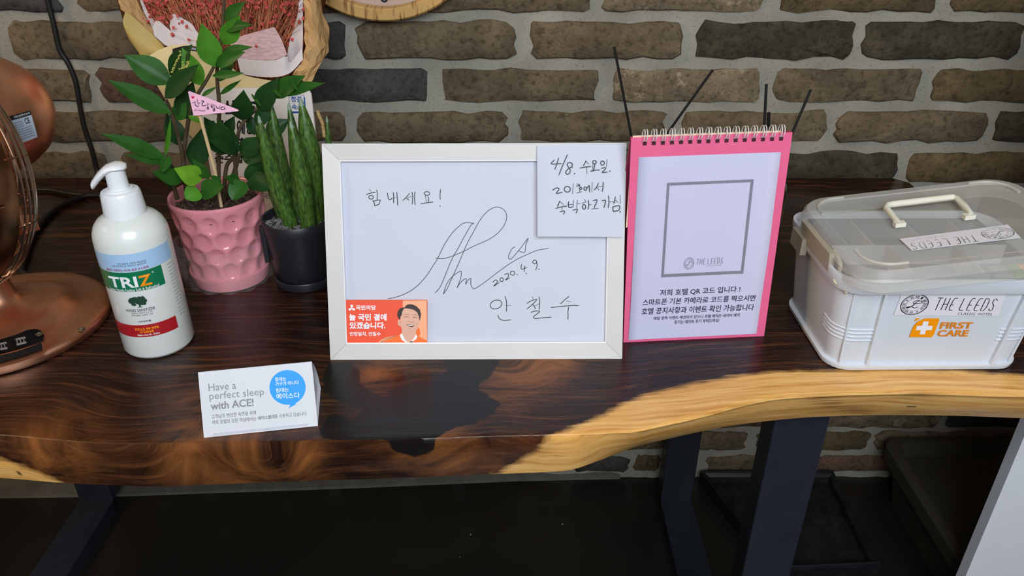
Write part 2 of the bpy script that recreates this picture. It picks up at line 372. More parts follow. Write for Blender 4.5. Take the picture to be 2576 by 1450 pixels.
def floor_mat():
    m = bpy.data.materials.new('black_polished_floor'); m.use_nodes = True; N = m.node_tree.nodes; L = m.node_tree.links; b = N['Principled BSDF']
    tc = N.new('ShaderNodeTexCoord'); n1 = N.new('ShaderNodeTexNoise'); n1.inputs['Scale'].default_value = 3; n1.inputs['Detail'].default_value = 6
    r = N.new('ShaderNodeValToRGB'); e = r.color_ramp.elements; e[0].color = (*lin((20, 17, 15)), 1); e[1].color = (*lin((42, 37, 31)), 1); L.new(tc.outputs['Object'], n1.inputs[0]); L.new(n1.outputs[0], r.inputs[0])
    n2 = N.new('ShaderNodeTexVoronoi'); n2.inputs['Scale'].default_value = 14; L.new(tc.outputs['Object'], n2.inputs[0])
    r2 = N.new('ShaderNodeValToRGB'); e = r2.color_ramp.elements; e[0].position = .018; e[0].color = (1, 1, 1, 1); e[1].position = .03; e[1].color = (0, 0, 0, 1); L.new(n2.outputs['Distance'], r2.inputs[0])
    mx = N.new('ShaderNodeMixRGB'); mx.inputs[2].default_value = (.35, .33, .3, 1); L.new(r2.outputs[0], mx.inputs[0]); L.new(r.outputs[0], mx.inputs[1]); L.new(mx.outputs[0], b.inputs['Base Color'])
    b.inputs['Roughness'].default_value = .28
    return m
V, Fc = box((0, -2.0, -.02), (12, 7.0, .04)); props(solo('floor', V, Fc, floor_mat(), kind='structure'), 'black polished floor under the table')
V = [PZ(-300, 1262, 0), PZ(300, 1250, 0), PZ(900, 1229, 0), PZ(1290, 1212, 0), PZ(1560, 1206, 0)]
V[0][0] = -1.5
n = len(V); bt = [(v[0], WALL, 0) for v in V]; fr = [(v[0], min(v[1], WALL-.004), 0) for v in V]
prof = []
for f_, k_ in zip(fr, bt): prof.append([f_, (f_[0], f_[1]+.003, .004), (f_[0], (f_[1]+WALL)/2, .007), (k_[0], WALL+.002, .012)])
V, Fc = grid(prof); props(solo('trim_1', V, Fc, mat('rough_dark_grey', (92, 88, 78), rough=.95, var=.2, scale=30, bump=.4), kind='structure', smooth=True), 'low rough grey strip along the foot of the brick wall')  # low rough grey strip, rising slightly toward the wall

# ================================================================ THE SLAB TABLE
TH = .054
etop = [(-260, 1085), (0, 1097), (150, 1111), (283, 1119), (500, 1118), (757, 1113), (940, 1110), (1100, 1104), (1300, 1099), (1400, 1096), (1520, 1091), (1608, 1084), (1690, 1062), (1760, 1043), (1835, 1022), (1900, 1006), (1962, 996), (2040, 991), (2120, 987), (2200, 985), (2290, 983), (2400, 985), (2500, 988), (2576, 989), (2720, 992)]
ebot = [(-260, 1188), (0, 1203), (150, 1215), (300, 1222), (400, 1224), (550, 1219), (700, 1213), (1000, 1203), (1254, 1193), (1380, 1188), (1440, 1182), (1500, 1162), (1557, 1140), (1608, 1122), (1658, 1110), (1760, 1087), (1830, 1073), (1911, 1062), (2000, 1053), (2062, 1049), (2180, 1045), (2300, 1045), (2450, 1048), (2576, 1053), (2720, 1058)]
et = np.array([PZ(*p, T) for p in etop]); eb = np.array([PZ(*p, T-TH) for p in ebot])
def smooth_curve(P, xs):
    Q = np.array(crom(P[:, :2], 10)); o = np.argsort(Q[:, 0]); return np.interp(xs, Q[o, 0], Q[o, 1])
xs = np.arange(-1.15, .6905, .0035); yt = smooth_curve(et, xs); yb = smooth_curve(eb, xs)
YB = 1.279
NV = 165
top = np.zeros((NV, len(xs), 3)); tt = np.linspace(0, 1, NV)
for j, x in enumerate(xs):
    back = YB - max(0, (x-.668))*1.1
    top[:, j, 0] = x; top[:, j, 1] = back+(yt[j]+.003-back)*tt; top[:, j, 2] = T
face = []
for k in range(1, 20):
    u = k/19; r = []
    for j, x in enumerate(xs):
        y = yt[j]+(yb[j]-yt[j])*u; z = T-TH*u
        bw = float(np.interp(x, [0, .14, .2], [.25, .5, 1.5]))
        if k == 1: y, z = yt[j]+.003-.0018*bw, T-.0008*bw
        elif k == 2: y, z = yt[j]+.003*(1-min(1, bw)), T-.003*bw
        y -= .004*math.sin(math.pi*u)*(.4+.6*math.sin(x*9)**2)
        r.append((x, y, z))
    face.append(r)
und = [[(x, YB-max(0, (x-.668))*1.1, T-TH) for x in xs], [(x, YB-max(0, (x-.668))*1.1, T) for x in xs]]
P = np.concatenate([top, np.array(face), np.array(und)]); V, Fc = grid(P)
nr, nc = P.shape[:2]; Fc.append(tuple(i*nc for i in range(nr-1))); Fc.append(tuple(i*nc+nc-1 for i in range(nr-1))[::-1])
def seg_d(px, py, A):
    d = np.full(px.shape, 9.)
    for (ax, ay), (bx, by) in zip(A[:-1], A[1:]):
        vx, vy = bx-ax, by-ay; t = np.clip(((px-ax)*vx+(py-ay)*vy)/(vx*vx+vy*vy+1e-12), 0, 1); d = np.minimum(d, np.hypot(px-ax-t*vx, py-ay-t*vy))
    return d
def inside(px, py, A):
    c = np.zeros(px.shape, bool)
    for (ax, ay), (bx, by) in zip(A, A[1:]+A[:1]):
        k = ((ay > py) != (by > py)) & (px < (bx-ax)*(py-ay)/(by-ay+1e-12)+ax); c ^= k
    return c
def sgn(px, py, A): d = seg_d(px, py, A+[A[0]]); return np.where(inside(px, py, A), d, -d)
# unrolled coordinates: top plane then the front face continues forward
UX = P[..., 0].copy(); UY = P[..., 1].copy()
ki = NV
for k in range(19): UY[ki+k] = yt-TH*(k+1)/19*1.05
UY[ki+19:] = 2.
def unr(px, py):      # sight point on the slab -> unrolled coordinate
    p = PZ(px, py, T); y0 = float(np.interp(p[0], xs, yt))
    if p[1] >= y0: return (p[0], p[1])
    lo = PZ(px, py, T-TH); y1 = float(np.interp(lo[0], xs, yb)); yte = float(np.interp(lo[0], xs, yt))
    best = 0
    for u in np.linspace(0, 1, 40):
        q = PZ(px, py, T-TH*u); yy = yte+(y1-yte)*u
        if q[1] <= yy: best = u
    q = PZ(px, py, T-TH*best); return (q[0], float(np.interp(q[0], xs, yt))-TH*best*1.05)
sap = [unr(*p) for p in [(1235, 1198), (1254, 1190), (1305, 1160), (1350, 1132), (1396, 1098), (1456, 1070), (1507, 1050), (1557, 1022), (1608, 1001), (1658, 984), (1760, 961), (1860, 946), (1962, 937), (2101, 932), (2200, 930), (2400, 934), (2576, 944), (2720, 950)]]
sap = sap+[(1.2, sap[-1][1]), (1.2, .3), (sap[0][0]-.005, .3)]
sap2 = [unr(*p) for p in [(-40, 1130), (0, 1148), (50, 1160), (100, 1184), (140, 1206), (152, 1216)]]; sap2 = [(sap2[0][0]-.3, sap2[0][1]+.03)]+sap2+[(sap2[-1][0], .4), (-1.3, .4)]
res1 = [unr(*p) for p in [(1113, 905), (1130, 898), (1180, 880), (1262, 890), (1253, 918), (1235, 945), (1206, 966), (1204, 980), (1228, 994), (1260, 1016), (1240, 1042), (1195, 1066), (1150, 1074), (1120, 1088), (1103, 1104), (1090, 1130), (1070, 1142), (1040, 1146), (1005, 1138), (975, 1120), (950, 1112), (870, 1112), (812, 1104), (800, 1080), (835, 1040), (890, 1060), (905, 1035), (958, 1002), (982, 998), (975, 985), (1010, 978), (1060, 962), (1090, 955), (1125, 932)]]  # resin pool; its lobe by the tent card paints in the shadow there
dark2 = [unr(*p) for p in [(810, 950), (830, 915), (880, 910), (905, 935), (905, 965), (930, 985), (960, 1000), (900, 1030), (850, 1010), (815, 985)]]  # second black patch, right of the tent card
burl = [(1300, 905, .03), (1345, 935, .035), (1290, 975, .03), (1390, 910, .03), (950, 930, .03), (620, 1150, .045), (480, 1160, .04), (760, 1165, .03), (1120, 1160, .05), (600, 1000, .05), (130, 1130, .05)]
sd = np.maximum(sgn(UX, UY, sap), sgn(UX, UY, sap2)); rd = np.maximum(sgn(UX, UY, res1), sgn(UX, UY, dark2))
wm = np.zeros(UX.shape)
for a, b_, s_ in burl:
    q = unr(a, b_); wm += np.exp(-((UX-q[0])**2+(UY-q[1])**2)/(s_*s_))
stn = np.zeros(UX.shape); kn = np.zeros(UX.shape)
for a, b_, s_, v_ in [(2062, 1000, .014, .010), (2090, 1012, .012, .009), (2130, 1026, .022, .008), (2165, 1036, .018, .007), (2310, 996, .022, .007), (2285, 1036, .020, .007), (1330, 1120, .02, .02)]:
    q = unr(a, b_); stn += np.exp(-((UX-q[0])/s_)**2-((UY-q[1])/v_)**2)
for a, b_, s_, v_ in [(2290, 1021, .0062, .0022), (50, 1187, .0022, .0022)]:
    q = unr(a, b_); kn += (((UX-q[0])/s_)**2+((UY-q[1])/v_)**2 < 1)
D_ = UY-np.interp(UX, xs, yt)*np.clip(1-(UY-.6)/.5, .2, 1)
for a, b_, s_, k_ in [(1300, 940, .035, .05), (1370, 900, .03, -.035), (1240, 900, .03, .03), (480, 1150, .03, -.03), (700, 1170, .03, .03), (330, 1020, .06, .035), (1280, 1010, .04, -.02), (600, 1160, .035, .03), (900, 960, .05, .02), (1500, 930, .06, .012), (150, 1000, .05, -.02)]:
    q = unr(a, b_); D_ = D_+k_*np.exp(-((UX-q[0])**2+(UY-q[1])**2)/(s_*s_))
def slab_mat():
    m = bpy.data.materials.new('lacquered_live_edge_walnut'); m.use_nodes = True; nt = m.node_tree; N = nt.nodes; L = nt.links; b = N['Principled BSDF']
    def at(n): a = N.new('ShaderNodeAttribute'); a.attribute_name = n; return a
    g = at('grain'); s = at('sap'); r_ = at('resin'); wmm = at('warm')
    def noise(vec, sc, det=6, ro=.6, dist=0.):
        n = N.new('ShaderNodeTexNoise'); n.inputs['Scale'].default_value = sc; n.inputs['Detail'].default_value = det; n.inputs['Roughness'].default_value = ro; n.inputs['Distortion'].default_value = dist; L.new(vec, n.inputs['Vector']); return n
    def math_(op, a, b2, c=None):
        n = N.new('ShaderNodeMath'); n.operation = op
        for i, v in enumerate((a, b2, c)):
            if v is None: continue
            if isinstance(v, (int, float)): n.inputs[i].default_value = v
            else: L.new(v, n.inputs[i])
        return n.outputs[0]
    def ramp(f, st):
        n = N.new('ShaderNodeValToRGB'); e = n.color_ramp.elements
        while len(e) < len(st): e.new(.5)
        for q, (p, c) in zip(e, st): q.position = p; q.color = (*(lin(c) if max(c) > 1.01 else c), 1)
        L.new(f, n.inputs[0]); return n.outputs[0]
    def mix(f, a, c, bt='MIX'):
        n = N.new('ShaderNodeMixRGB'); n.blend_type = bt
        for i, v in enumerate((f, a, c)):
            if isinstance(v, (int, float)): n.inputs[i].default_value = v
            elif isinstance(v, tuple): n.inputs[i].default_value = (*v, 1)
            else: L.new(v, n.inputs[i])
        return n.outputs[0]
    gv = g.outputs['Vector']
    warp = noise(gv, 4.2, 3, .45, .6); wsc = N.new('ShaderNodeVectorMath'); wsc.operation = 'MULTIPLY_ADD'; L.new(warp.outputs['Color'], wsc.inputs[0]); wsc.inputs[1].default_value = (.06, .085, 0); L.new(gv, wsc.inputs[2])
    mp = N.new('ShaderNodeMapping'); mp.inputs['Scale'].default_value = (7, 80, 1); L.new(wsc.outputs[0], mp.inputs[0])
    mp2 = N.new('ShaderNodeMapping'); mp2.inputs['Scale'].default_value = (22, 420, 1); L.new(wsc.outputs[0], mp2.inputs[0])
    n1 = noise(mp.outputs[0], 1, 7, .62); n2 = noise(mp2.outputs[0], 1, 4, .6); n3 = noise(gv, 9, 5, .6, 1.5); n4 = noise(gv, 4, 2)
    heart = ramp(n1.outputs['Fac'], [(.34, (20, 10, 9)), (.47, (34, 18, 14)), (.56, (50, 27, 19)), (.66, (92, 54, 32))])
    heart = mix(math_('MULTIPLY', wmm.outputs['Fac'], math_('SUBTRACT', math_('MULTIPLY', n3.outputs['Fac'], 3.0), 1.1)), heart, lin((150, 92, 46)))
    heart = mix(math_('MULTIPLY', ramp(n2.outputs['Fac'], [(.55, (0, 0, 0)), (.7, (.99, .99, .99))]), .22), heart, lin((150, 98, 58)))
    sapc = ramp(n1.outputs['Fac'], [(.3, (192, 132, 62)), (.5, (228, 172, 96)), (.7, (242, 200, 132))])
    sapc = mix(math_('MULTIPLY', ramp(n2.outputs['Fac'], [(.30, (.99, .99, .99)), (.40, (0, 0, 0))]), .8), sapc, lin((126, 82, 44)))
    nz_ = noise(gv, 40, 5)
    sf = math_('ADD', s.outputs['Fac'], math_('MULTIPLY', math_('SUBTRACT', nz_.outputs['Fac'], .5), .012)); sf = math_('ADD', sf, math_('MULTIPLY', math_('SUBTRACT', n1.outputs['Fac'], .5), .012))
    sm = ramp(math_('ADD', math_('MULTIPLY', sf, 110), .5), [(.05, (0, 0, 0)), (.95, (.99, .99, .99))])
    c = mix(sm, heart, sapc)
    rf = math_('ADD', r_.outputs['Fac'], math_('MULTIPLY', math_('SUBTRACT', noise(gv, 60, 5).outputs['Fac'], .5), .010))
    rm = ramp(math_('ADD', math_('MULTIPLY', rf, 500), .5), [(.0, (0, 0, 0)), (1, (.99, .99, .99))])
    c = mix(rm, c, lin((22, 19, 20)))
    c = mix(math_('MULTIPLY', at('stain').outputs['Fac'], ramp(n1.outputs['Fac'], [(.35, (.99, .99, .99)), (.62, (.15, .15, .15))])), c, lin((104, 58, 32)))
    c = mix(at('knot').outputs['Fac'], c, lin((52, 24, 14)))
    L.new(c, b.inputs['Base Color'])
    b.inputs['Roughness'].default_value = .20; b.inputs['Coat Weight'].default_value = 0; b.inputs['Specular IOR Level'].default_value = .36
    bp = N.new('ShaderNodeBump'); bp.inputs['Distance'].default_value = .0006; bp.inputs['Strength'].default_value = .35; L.new(n2.outputs['Fac'], bp.inputs['Height']); L.new(bp.outputs[0], b.inputs['Normal'])
    return m
table = Thing('slab_table', 'live-edge dark wood slab table on black steel legs, set against the brick wall', 'table', (-.23, .93, 0))
slab = table.part('tabletop', V, Fc, slab_mat(), smooth=True, angle=40, label='polished dark wood slab with a pale sapwood front edge and black resin pools')
me = slab.data; nvt = len(me.vertices)
a = me.attributes.new('grain', 'FLOAT_VECTOR', 'POINT'); a.data.foreach_set('vector', np.stack([UX, D_, np.zeros_like(UX)], -1).reshape(-1))
for nm, arr in (('sap', sd), ('resin', rd), ('warm', np.clip(wm, 0, 1)), ('stain', np.clip(stn, 0, 1)*.85), ('knot', kn*1.0)):
    a = me.attributes.new(nm, 'FLOAT', 'POINT'); a.data.foreach_set('value', arr.reshape(-1))
steel = mat('black_powder_steel', (34, 38, 47), rough=.42, var=.1, scale=25, bump=.05, bscale=900)
def frame_leg(x0, x1):
    cx, wx_ = (x0+x1)/2, x1-x0
    for nm, c, s in (('leg', (cx, .74, (T-TH)/2), (wx_, .04, T-TH)), ('leg', (cx, 1.212, (T-TH+.03)/2), (wx_, .04, T-TH-.03)), ('foot_rail', (cx, .976, .015), (wx_, .432, .03)), ('top_rail', (cx, .976, T-TH-.015), (wx_, .432, .03))):
        bb = [(-s[2]/2, s[0], s[1], .003), (s[2]/2, s[0], s[1], .003)]
        V, Fc = loft(bb, c); table.part(nm, V, Fc, steel)
frame_leg(.311, .376); frame_leg(-.905, -.835)
# ================================================================ THINGS ON THE TABLE
ink = mat('black_marker_ink', (24, 26, 38), rough=.5, var=.02)
ink2 = mat('grey_marker_ink', (62, 64, 78), rough=.5, var=.05)
paper = mat('white_paper', (199, 202, 214), rough=.65, var=.012, scale=15, bump=.03, bscale=600)
white_pl = mat('white_lacquered_frame', (204, 201, 198), rough=.38, var=.015, scale=30)
# ---- picture frame
lean = math.radians(20.5)
A_ = PZ(831, 906, T); B_ = PZ(1565, 903, T); ux = (B_-A_)/np.linalg.norm(B_-A_); nn = np.array([ux[1], -ux[0], 0]); up = np.array([0, 0, 1])*math.cos(lean)-nn*math.sin(lean)
FP = Plane(A_+up*.0, ux, up)
fr = Thing('picture_frame', 'white picture frame with a handwritten greeting and signature, leaning back on the table', 'picture frame', tuple((A_+B_)/2))
FW, FH, FB = .33, .2405, .0185
def rail(p0, p1, q1, q0):  # outer p, inner q, lifted profile
    V = [FP.w(*p0, 0), FP.w(*p1, 0), FP.w(*q1, -.0015), FP.w(*q0, -.0015), FP.w(*p0, -.017), FP.w(*p1, -.017), FP.w(*q1, -.010), FP.w(*q0, -.010)]
    return V, [(0, 1, 2, 3), (7, 6, 5, 4), (0, 4, 5, 1), (1, 5, 6, 2), (2, 6, 7, 3), (3, 7, 4, 0)]
o = [(0, 0), (FW, 0), (FW, FH), (0, FH)]; i_ = [(FB, FB), (FW-FB, FB), (FW-FB, FH-FB), (FB, FH-FB)]
g = .00015
for k in range(4):
    a, b, c, d = o[k], o[(k+1) % 4], i_[(k+1) % 4], i_[k]
    ax = np.array(b)-np.array(a); ax = ax/np.linalg.norm(ax)*g
    V, Fc = rail(tuple(np.array(a)+ax), tuple(np.array(b)-ax), tuple(np.array(c)-ax), tuple(np.array(d)+ax)); fr.part('rail', V, Fc, white_pl)
ins = [(FB-.002, FB-.002), (FW-FB+.002, FB-.002), (FW-FB+.002, FH-FB+.002), (FB-.002, FH-FB+.002)]
V, Fc = slab_poly(FP, ins, .001, -.0065); fr.part('paper_insert', V, Fc, paper)
V, Fc = slab_poly(FP, ins, .003, -.0125); fr.part('backing_board', V, Fc, mat('brown_fibreboard', (120, 88, 60), rough=.9, bump=.2))
lip = []
for k in range(4):
    a, b = np.array(i_[k]), np.array(i_[(k+1) % 4]); lip.append(tube([FP.w(*a, -.0022), FP.w(*b, -.0022)], .0009, 6))
V, Fc = join(lip); fr.part('inner_lip', V, Fc, mat('bright_white_lip', (240, 240, 242), rough=.3, var=.01))
st = FP.w(FW/2, FH*.75, -.016); ft = np.array([st[0], st[1]+.10, T+.001])
ww = np.array([.03, 0, 0]); V = [st-ww, st+ww, ft+ww*.8, ft-ww*.8]; V += [v+np.array([0, .003, .002]) for v in V]
fr.part('easel_stand', V, [(0, 1, 2, 3), (7, 6, 5, 4), (0, 4, 5, 1), (1, 5, 6, 2), (2, 6, 7, 3), (3, 7, 4, 0)], MATS['brown_fibreboard'])
IP = Plane(FP.w(0, 0, -.0065), ux, up); wd = .00088
h1 = strokes(IP, (900, 450), 11.2, [
 [(330, 300), (378, 362)], [(240, 445), (330, 415), (420, 390), (500, 388)], ('o', 375, 522, 66, 52), [(535, 320), (548, 400), (545, 500), (548, 590)],
 [(425, 615), (470, 690), (485, 760), (600, 715)], [(440, 635), (530, 610), (635, 605), (600, 705)],
 [(835, 400), (855, 520), (885, 590), (930, 580), (980, 540)], [(1000, 385), (1012, 520), (1008, 680)], [(1020, 540), (1075, 525)], [(1100, 375), (1115, 560), (1125, 750)],
 [(1455, 415), (1370, 520), (1270, 610)], [(1360, 530), (1400, 570), (1445, 605)], [(1430, 525), (1515, 500)], [(1525, 375), (1548, 500), (1535, 715)], [(1610, 365), (1600, 560), (1620, 745)],
 ('o', 1950, 415, 78, 52), [(1905, 475), (1930, 640)], [(1975, 500), (1995, 580), (1980, 650)], [(1775, 705), (1950, 675), (2125, 655)], [(2330, 305), (2318, 450), (2325, 585)], ('.', 2318, 765)], wd, .0002)
V, Fc = join(h1); fr.part('handwriting', V, Fc, ink, label='handwritten greeting across the top left of the sheet')
h2 = strokes(IP, (960, 500), 5.3705, [
 [(90, 1352), (200, 1330), (350, 1270), (480, 1180), (600, 1050), (700, 900), (760, 800), (850, 620), (950, 470), (1050, 370), (1130, 325), (1245, 332)],
 [(1245, 345), (1215, 350), (1130, 490), (1050, 640), (960, 800), (890, 960), (830, 1110), (780, 1210), (725, 1272)],
 [(730, 802), (800, 812), (900, 795), (1080, 725), (1250, 640), (1450, 550), (1580, 455), (1660, 350), (1690, 240), (1660, 160), (1600, 122), (1520, 120), (1420, 180), (1330, 290), (1240, 450), (1150, 620), (1060, 830), (980, 1010), (930, 1120), (890, 1210), (835, 1292)],
 [(835, 1292), (860, 1200), (900, 1120), (970, 1040), (1055, 985), (1078, 1000), (1060, 1100), (1020, 1205), (1060, 1140), (1130, 1080), (1145, 1100), (1135, 1158), (1170, 1100), (1205, 1080), (1205, 1150), (1230, 1210), (1270, 1210), (1380, 1140), (1550, 1010), (1700, 900), (1850, 810), (2000, 740), (2120, 695), (2255, 672)],
 [(1800, 652), (1760, 680), (1720, 760), (1718, 808), (1750, 815), (1810, 750), (1900, 640), (1978, 535), (1950, 620), (1930, 725), (1850, 705)]], .00075, .0002, 8)
V, Fc = join(h2); fr.part('signature', V, Fc, ink2, label='large looping signature stroke in the middle of the sheet')
h3 = strokes(IP, (1210, 640), 8.0556, [
 [(240, 565), (290, 525), (335, 540), (310, 590), (255, 650), (370, 570)], ('o', 420, 515, 36, 38), [(480, 410), (540, 390), (560, 420), (540, 470), (500, 525), (580, 475)], ('o', 640, 385, 46, 40), ('.', 733, 413),
 [(825, 205), (812, 260), (830, 305), (935, 262)], [(885, 235), (880, 300), (872, 355)], ('.', 918, 388), ('o', 1088, 155, 40, 36), [(1130, 165), (1135, 240), (1108, 318)], ('.', 1175, 303),
 ('o', 305, 1018, 122, 86, -18), [(490, 855), (515, 960), (520, 1080), (512, 1160)], [(505, 1040), (608, 1035)], [(340, 1235), (370, 1300), (450, 1340), (605, 1330)],
 [(1040, 865), (1060, 900)], [(925, 995), (1040, 935), (1130, 915), (1060, 1000), (930, 1110)], [(1045, 1010), (1080, 1060), (1110, 1112)], [(1090, 1045), (1180, 1005)], [(1180, 865), (1188, 1000), (1178, 1130)], [(1010, 1180), (1100, 1150), (1190, 1160), (1120, 1220), (1060, 1275), (1110, 1305), (1230, 1290), (1430, 1275)],
 [(1785, 855), (1700, 920), (1605, 1010)], [(1735, 945), (1825, 965)], [(1415, 1080), (1600, 1060), (1850, 1038), (1975, 1045)], [(1778, 1065), (1762, 1150), (1765, 1230), (1758, 1320)]], .00085, .0002)
V, Fc = join(h3); fr.part('handwriting', V, Fc, ink, label='handwritten date and name at the lower right of the sheet')
# ---- card tucked into the frame
CP = Plane(FP.w(0, 0, -.0035), ux, up)
card = Thing('photo_card', 'small orange printed card with a smiling man, tucked into the white frame', 'card', tuple(FP.w(.03, .03, -.0035)))
q = rpx(CP, [(867, 868), (1075, 868), (1075, 755), (864, 755)]); V, Fc = slab_poly(CP, q, .0007); card.part('card_sheet', V, Fc, mat('orange_red_print', (238, 84, 52), rough=.4, var=.02))
def cz(pts): return rpx(CP, [(860+x/11.2, 750+y/11.2) for x, y in pts])
def cpoly(nm, layers, m, lab=None):
    V, Fc = join([surf(CP, *poly2(cz(p)), off) for p, off in layers]); card.part(nm, V, Fc, m, label=lab)
pale = mat('peach_print', (248, 174, 132), rough=.4, var=.02)
cpoly('print_panel', [([(1715, 72), (2385, 68), (2405, 1310), (1000, 1310), (1150, 1180), (1300, 1110), (1480, 1075), (1580, 1075), (1690, 990), (1700, 860), (1640, 780), (1730, 500), (1715, 250)], .0001), ([(960, 1315), (1100, 1190), (1250, 1110), (1400, 1080), (1560, 1072), (1500, 1315)], .0001)], pale)
sw = mat('orange_sweater_print', (246, 112, 44), rough=.4, var=.02)
cpoly('sweater', [([(1140, 1315), (1170, 1240), (1300, 1170), (1450, 1120), (1640, 1040), (1800, 1250), (1900, 1280), (2000, 1240), (2110, 1040), (2200, 1100), (2400, 1210), (2405, 1315)], .0002), ([(2160, 830), (2200, 900), (2210, 980), (2190, 1080), (2100, 1040), (2080, 930)], .0002)], sw)
skin = mat('skin_tone_print', (222, 172, 148), rough=.4, var=.03); hair = mat('dark_hair_print', (60, 44, 42), rough=.4, var=.1)
cpoly('neck', [([(1690, 900), (1700, 1010), (1800, 1230), (1850, 1262), (1900, 1262), (2060, 1060), (2100, 900)], .0003)], skin)
cpoly('face', [([(1650, 600), (1655, 780), (1700, 900), (1800, 970), (1900, 995), (2000, 970), (2110, 880), (2170, 760), (2190, 600), (2180, 420), (2080, 300), (1850, 270), (1720, 330), (1660, 450)], .0004), ([(1580, 620), (1640, 610), (1650, 790), (1600, 780), (1575, 720)], .0004)], skin)
cpoly('collar', [([(1690, 995), (1790, 1190), (1870, 1265), (1850, 1275), (1700, 1190), (1630, 1060)], .0005), ([(2090, 1020), (2130, 1080), (2100, 1160), (1980, 1230), (1900, 1270), (2010, 1160)], .0005)], mat('white_print', (240, 238, 244), rough=.4, var=.01))
cpoly('hair', [([(1640, 610), (1590, 570), (1560, 470), (1580, 370), (1640, 290), (1730, 262), (1770, 270), (1800, 215), (1880, 175), (1990, 180), (2100, 230), (2200, 330), (2228, 450), (2215, 560), (2185, 650), (2165, 500), (2120, 400), (2020, 330), (1880, 300), (1790, 290), (1740, 310), (1700, 400), (1690, 480), (1655, 520)], .0005)], hair)
V, Fc = join(strokes(CP, (860, 750), 11.2, [[(1760, 540), (1820, 525), (1880, 545)], [(2000, 550), (2060, 540), (2120, 565)]], .00055, .0006)+strokes(CP, (860, 750), 11.2, [[(1770, 470), (1830, 455), (1900, 475)], [(2000, 480), (2070, 465), (2130, 490)]], .0004, .0006)+strokes(CP, (860, 750), 11.2, [[(1870, 650), (1930, 680), (1990, 680), (2030, 650)], [(1830, 700), (1820, 760)], [(2110, 720), (2090, 780)]], .0003, .0006)+[surf(CP, *poly2(cz([(1825, 745), (1900, 745), (2040, 760), (2030, 800), (1990, 820), (1900, 810), (1850, 785)])), .0005)])
card.part('facial_features', V, Fc, mat('dark_feature_print', (122, 72, 62), rough=.4))
cpoly('teeth', [([(1850, 755), (1930, 758), (2020, 768), (2000, 785), (1920, 785), (1870, 775)], .0007)], MATS['white_print'])
cpoly('microphone_clip', [([(1880, 1265), (1940, 1225), (1990, 1220), (2000, 1250), (1960, 1300), (1900, 1285)], .0007)], hair)
wt = []
def ct(s, x0, y0, x1, y1, b=.03): wt.append(tpx(CP, s, (860+x0/11.2, 750+y1/11.2), (860+x1/11.2, 750+y1/11.2), (860+x0/11.2, 750+y0/11.2), .0002, bold=b))
ct('국민의당', 395, 205, 960, 340); ct('늘 국민 곁에', 205, 445, 1260, 640, .035); ct('있겠습니다.', 220, 680, 1225, 870, .035); ct('언행일치, 안철수', 220, 955, 1095, 1075, .025)
for x, y in ((280, 225), (228, 320), (335, 320)): wt.append(surf(CP, *poly2(cz(ell2((x, y), 40, 36))), .0002))
wt.append(surf(CP, *poly2(cz([(262, 240), (298, 240), (300, 285), (340, 300), (320, 330), (280, 305), (240, 330), (222, 300), (260, 285)])), .00025))
V, Fc = join(wt); card.part('lettering', V, Fc, MATS['white_print'])
# ---- note taped over the frame corner
note = Thing('paper_note', 'paper note with three handwritten lines taped over the frame corner', 'note', tuple(FP.w(.28, .19, .001)))
NPl = Plane(FP.w(0, 0, .002), ux, up)
a, b, c, d = [np.array(NPl.loc(*p)) for p in ((1352, 595), (1566, 597), (1572, 362), (1351, 366))]
gp = []
for i in range(15):
    t = i/14; r_ = []
    for j in range(19):
        s_ = j/18; q = (a*(1-s_)+b*s_)*(1-t)+(d*(1-s_)+c*s_)*t
        off = .0045*(abs(s_-.55)**3)*(1-t)*3+.0022*math.exp(-(s_/.07)**2)*(.3+.7*math.sin(t*3.1))+.0006*math.sin(s_*7+t*3)
        r_.append(NPl.w(q[0], q[1], off))
    gp.append(r_)
gp = np.array(gp); V, Fc = grid(gp); n = len(V); V2 = V-NPl.n*.00025
note.part('note_sheet', list(V)+list(V2), list(Fc)+[tuple(i+n for i in f[::-1]) for f in Fc], paper, smooth=True, angle=180)
class NoteS(Plane):
    def w(s, u, v, off=0.0):
        # follow the curl of the sheet
        M2 = np.array([b-a, d-a]).T; q = np.linalg.solve(M2, np.array([u, v])-a); s_, t = min(max(q[0], 0), 1), min(max(q[1], 0), 1)
        o2 = .0045*(abs(s_-.55)**3)*(1-t)*3+.0022*math.exp(-(s_/.07)**2)*(.3+.7*math.sin(t*3.1))+.0006*math.sin(s_*7+t*3)
        return Plane.w(s, u, v, off+o2)
NS = NoteS(NPl.o, ux, up)
